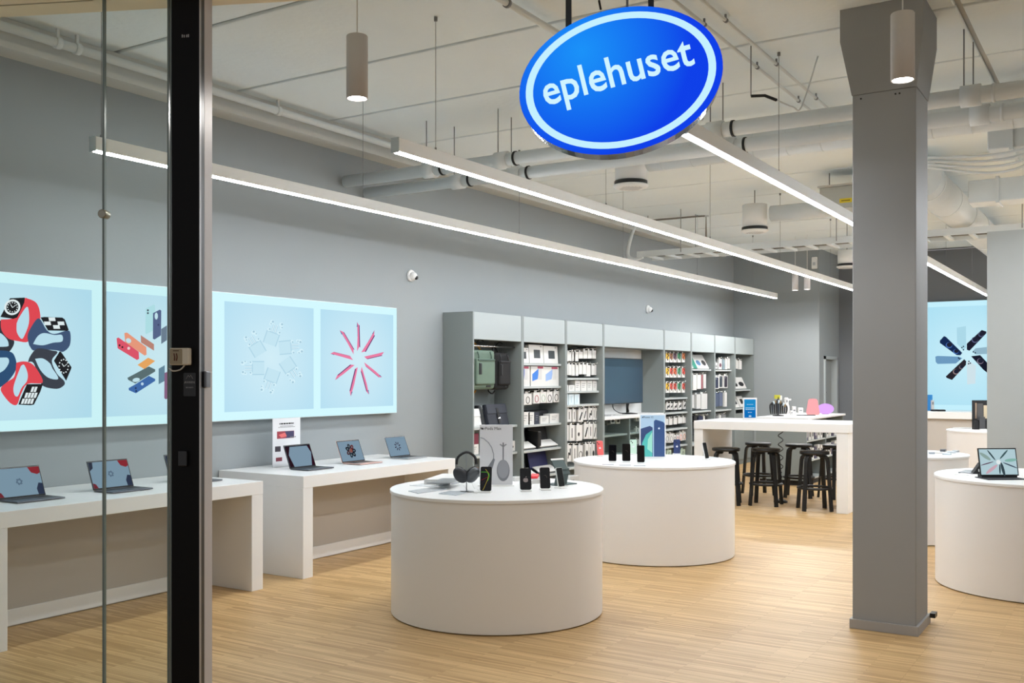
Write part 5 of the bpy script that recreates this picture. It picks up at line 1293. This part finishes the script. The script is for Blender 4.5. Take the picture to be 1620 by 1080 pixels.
# ------------------------------------------------------------------ high table and island things
q_ = at_floor(1186.5, 664, HZT)
t = thing('table_sign', 'bright blue framed sign standing on the high table', 'sign', q_, FWD)
kk = ((CH-HZT)*F/(664-HZ))/F
bx('frame', PACKW, t, -11*kk, 11*kk, 0, .012, .004, 35*kk, bevel=.002); bx('foot', PACKW, t, -11*kk, 11*kk, -.03, .05, 0, .006)
bx('blue_sheet', emit((40, 158, 226), .75), t, -9*kk, 9*kk, -.002, 0, 3.5*kk, 32.5*kk)
bx('blue_sheet', emit((22, 126, 210), .75), t, -9*kk, 9*kk, -.003, -.002, 3.5*kk, 16*kk)
EMB = emit((190, 228, 250), .9)
for z_, a_1, h_ in ((24.5, 5, .006), (19, 7, .009), (16.5, 7, .009), (12, 3.2, .008)): lines(-a_1*kk, a_1*kk, z_*kk, h_, EMB, t, -.004)
obj('printed_badge', flat_poly(new_bm(), ell(0, 6*kk, 2.2*kk, 1.3*kk, 16), -.0035, .0006), EMB, t)
ZI = IH
def PI_(px, py): return at_floor(px, py, ZI)
q_ = PI_(1231, 657.5)
t = thing('earphone_rack', 'rack crowded with black hanging earphones on the island', 'display rack', q_, FWD)
kk = ((CH-ZI)*F/(657.5-HZ))/F
bm = new_bm(); lathe(bm, [(0, 0), (.09, 0), (.09, .012), (.012, .02), (.012, 30*kk), (0, 30*kk)], 20); obj('stand', bm, BLACK, t)
bx('header_card', M_((176, 170, 40), .5), t, -6*kk, 3*kk, -.01, .01, 27*kk, 33*kk); bx('header_card', PACKW, t, 3*kk, 6*kk, -.01, .01, 25*kk, 32*kk)
for i in range(9):
    x_ = (-12.5+3.1*i)*kk; top = (20+5*math.sin(i*.4+.3))*kk
    bm = new_bm(); sweep(bm, join_curve([(x_*.5, 0, top), (x_, -.02, top*.85), (x_*1.05, -.025, top*.5), (x_*.95, -.02, .03)]), [.008+.006*math.sin(j*.17) for j in range(19)], 6); obj('hanging_earphone', bm, [BLACK, M_((26, 34, 46), .4), BLACKM][i % 3], t)
    bm = new_bm(); lathe(bm, [(0, -.03), (.018, -.02), (.022, 0), (.016, .02), (0, .028)], 8, loc=(x_*.8, -.03, top*.9)); obj('ear_tip', bm, [BLACK, M_((176, 190, 200), .4), M_((120, 96, 60), .5)][i % 3], t)
q_ = PI_(1244, 654)
t = thing('water_filter', 'white tall gadget standing right of the earphone rack', 'gadget', q_, FWD)
bm = new_bm(); lathe(bm, [(0, 0), (.05, 0), (.055, .08), (.045, .14), (.035, .17), (.038, .25), (.025, .27), (0, .27)], 20); obj('body', bm, PACKW, t)
bx('spout', PACKW, t, .03, .08, -.01, .01, .22, .25, bevel=.004); bx('grey_knob', GREYC, t, -.01, .01, -.045, -.035, .19, .23)
for i, (px, py, w_, h_) in enumerate(((1256, 655, .055, .13), (1266, 653, .085, .09), (1252, 656, .04, .07))):
    q_ = PI_(px, py); o = obj('small_white_box', box(new_bm(), -w_/2, w_/2, -.03, .03, 0, h_), PACKW, loc=q_, bevel=.003); o.rotation_euler = (0, 0, FWD)
    obj('printed_panel', box(new_bm(), -w_*.3, w_*.3, -.031, -.03, h_*.4, h_*.6), GREYC, o)
    tag(o, ['tall narrow white box', 'wider white box left of the pink lamp', 'shortest white box'][i]+' on the island', 'box', 'white boxes on the island')
q_ = PI_(1275, 657); o = obj('tablet', box(new_bm(), -.14, .14, -.05, .05, 0, .012), BLACKM, loc=q_, bevel=.003); o.rotation_euler = (0, 0, FWD); tag(o, 'dark tablet lying in front of the pink lamp', 'tablet')
obj('screen', box(new_bm(), -.13, .13, -.044, .044, .012, .0125), SCREENB, o)
q_ = PI_(1286, 656)
kk = ((CH-ZI)*F/(656-HZ))/F
t = thing('mood_lamp', 'glowing pink cone shaped table lamp on the island', 'lamp', q_)
prof = [(0, 0), (8.5*kk, 0), (10*kk, 2*kk), (10.2*kk, 5*kk), (9*kk, 12*kk), (7.5*kk, 22*kk), (6.3*kk, 24.5*kk), (4.5*kk, 25.5*kk), (0, 25.8*kk)]
bm = new_bm(); lathe(bm, prof, 28); sh_ = obj('shade', bm, radial_emit((255, 226, 170), (255, 176, 180), .11, (0, 0, 0), 1.0), t)
bm = new_bm(); lathe(bm, [(0, -.002), (8*kk, -.002), (8*kk, .004), (0, .004)], 20); obj('base_plate', bm, PACKW, t)
q_ = PI_(1306, 655)
t = thing('mood_lamp', 'glowing violet egg shaped table lamp on the island', 'lamp', q_)
bm = new_bm(); lathe(bm, [(13*kk*math.cos(R(a)), 8.6*kk+8.6*kk*math.sin(R(a))) for a in range(-90, 91, 12)], 28); obj('shade', bm, emit((228, 174, 255), 1.05), t)
bm = new_bm(); lathe(bm, [(0, 0), (5*kk, 0), (5*kk, .012), (0, .012)], 20); obj('base_plate', bm, PACKW, t)
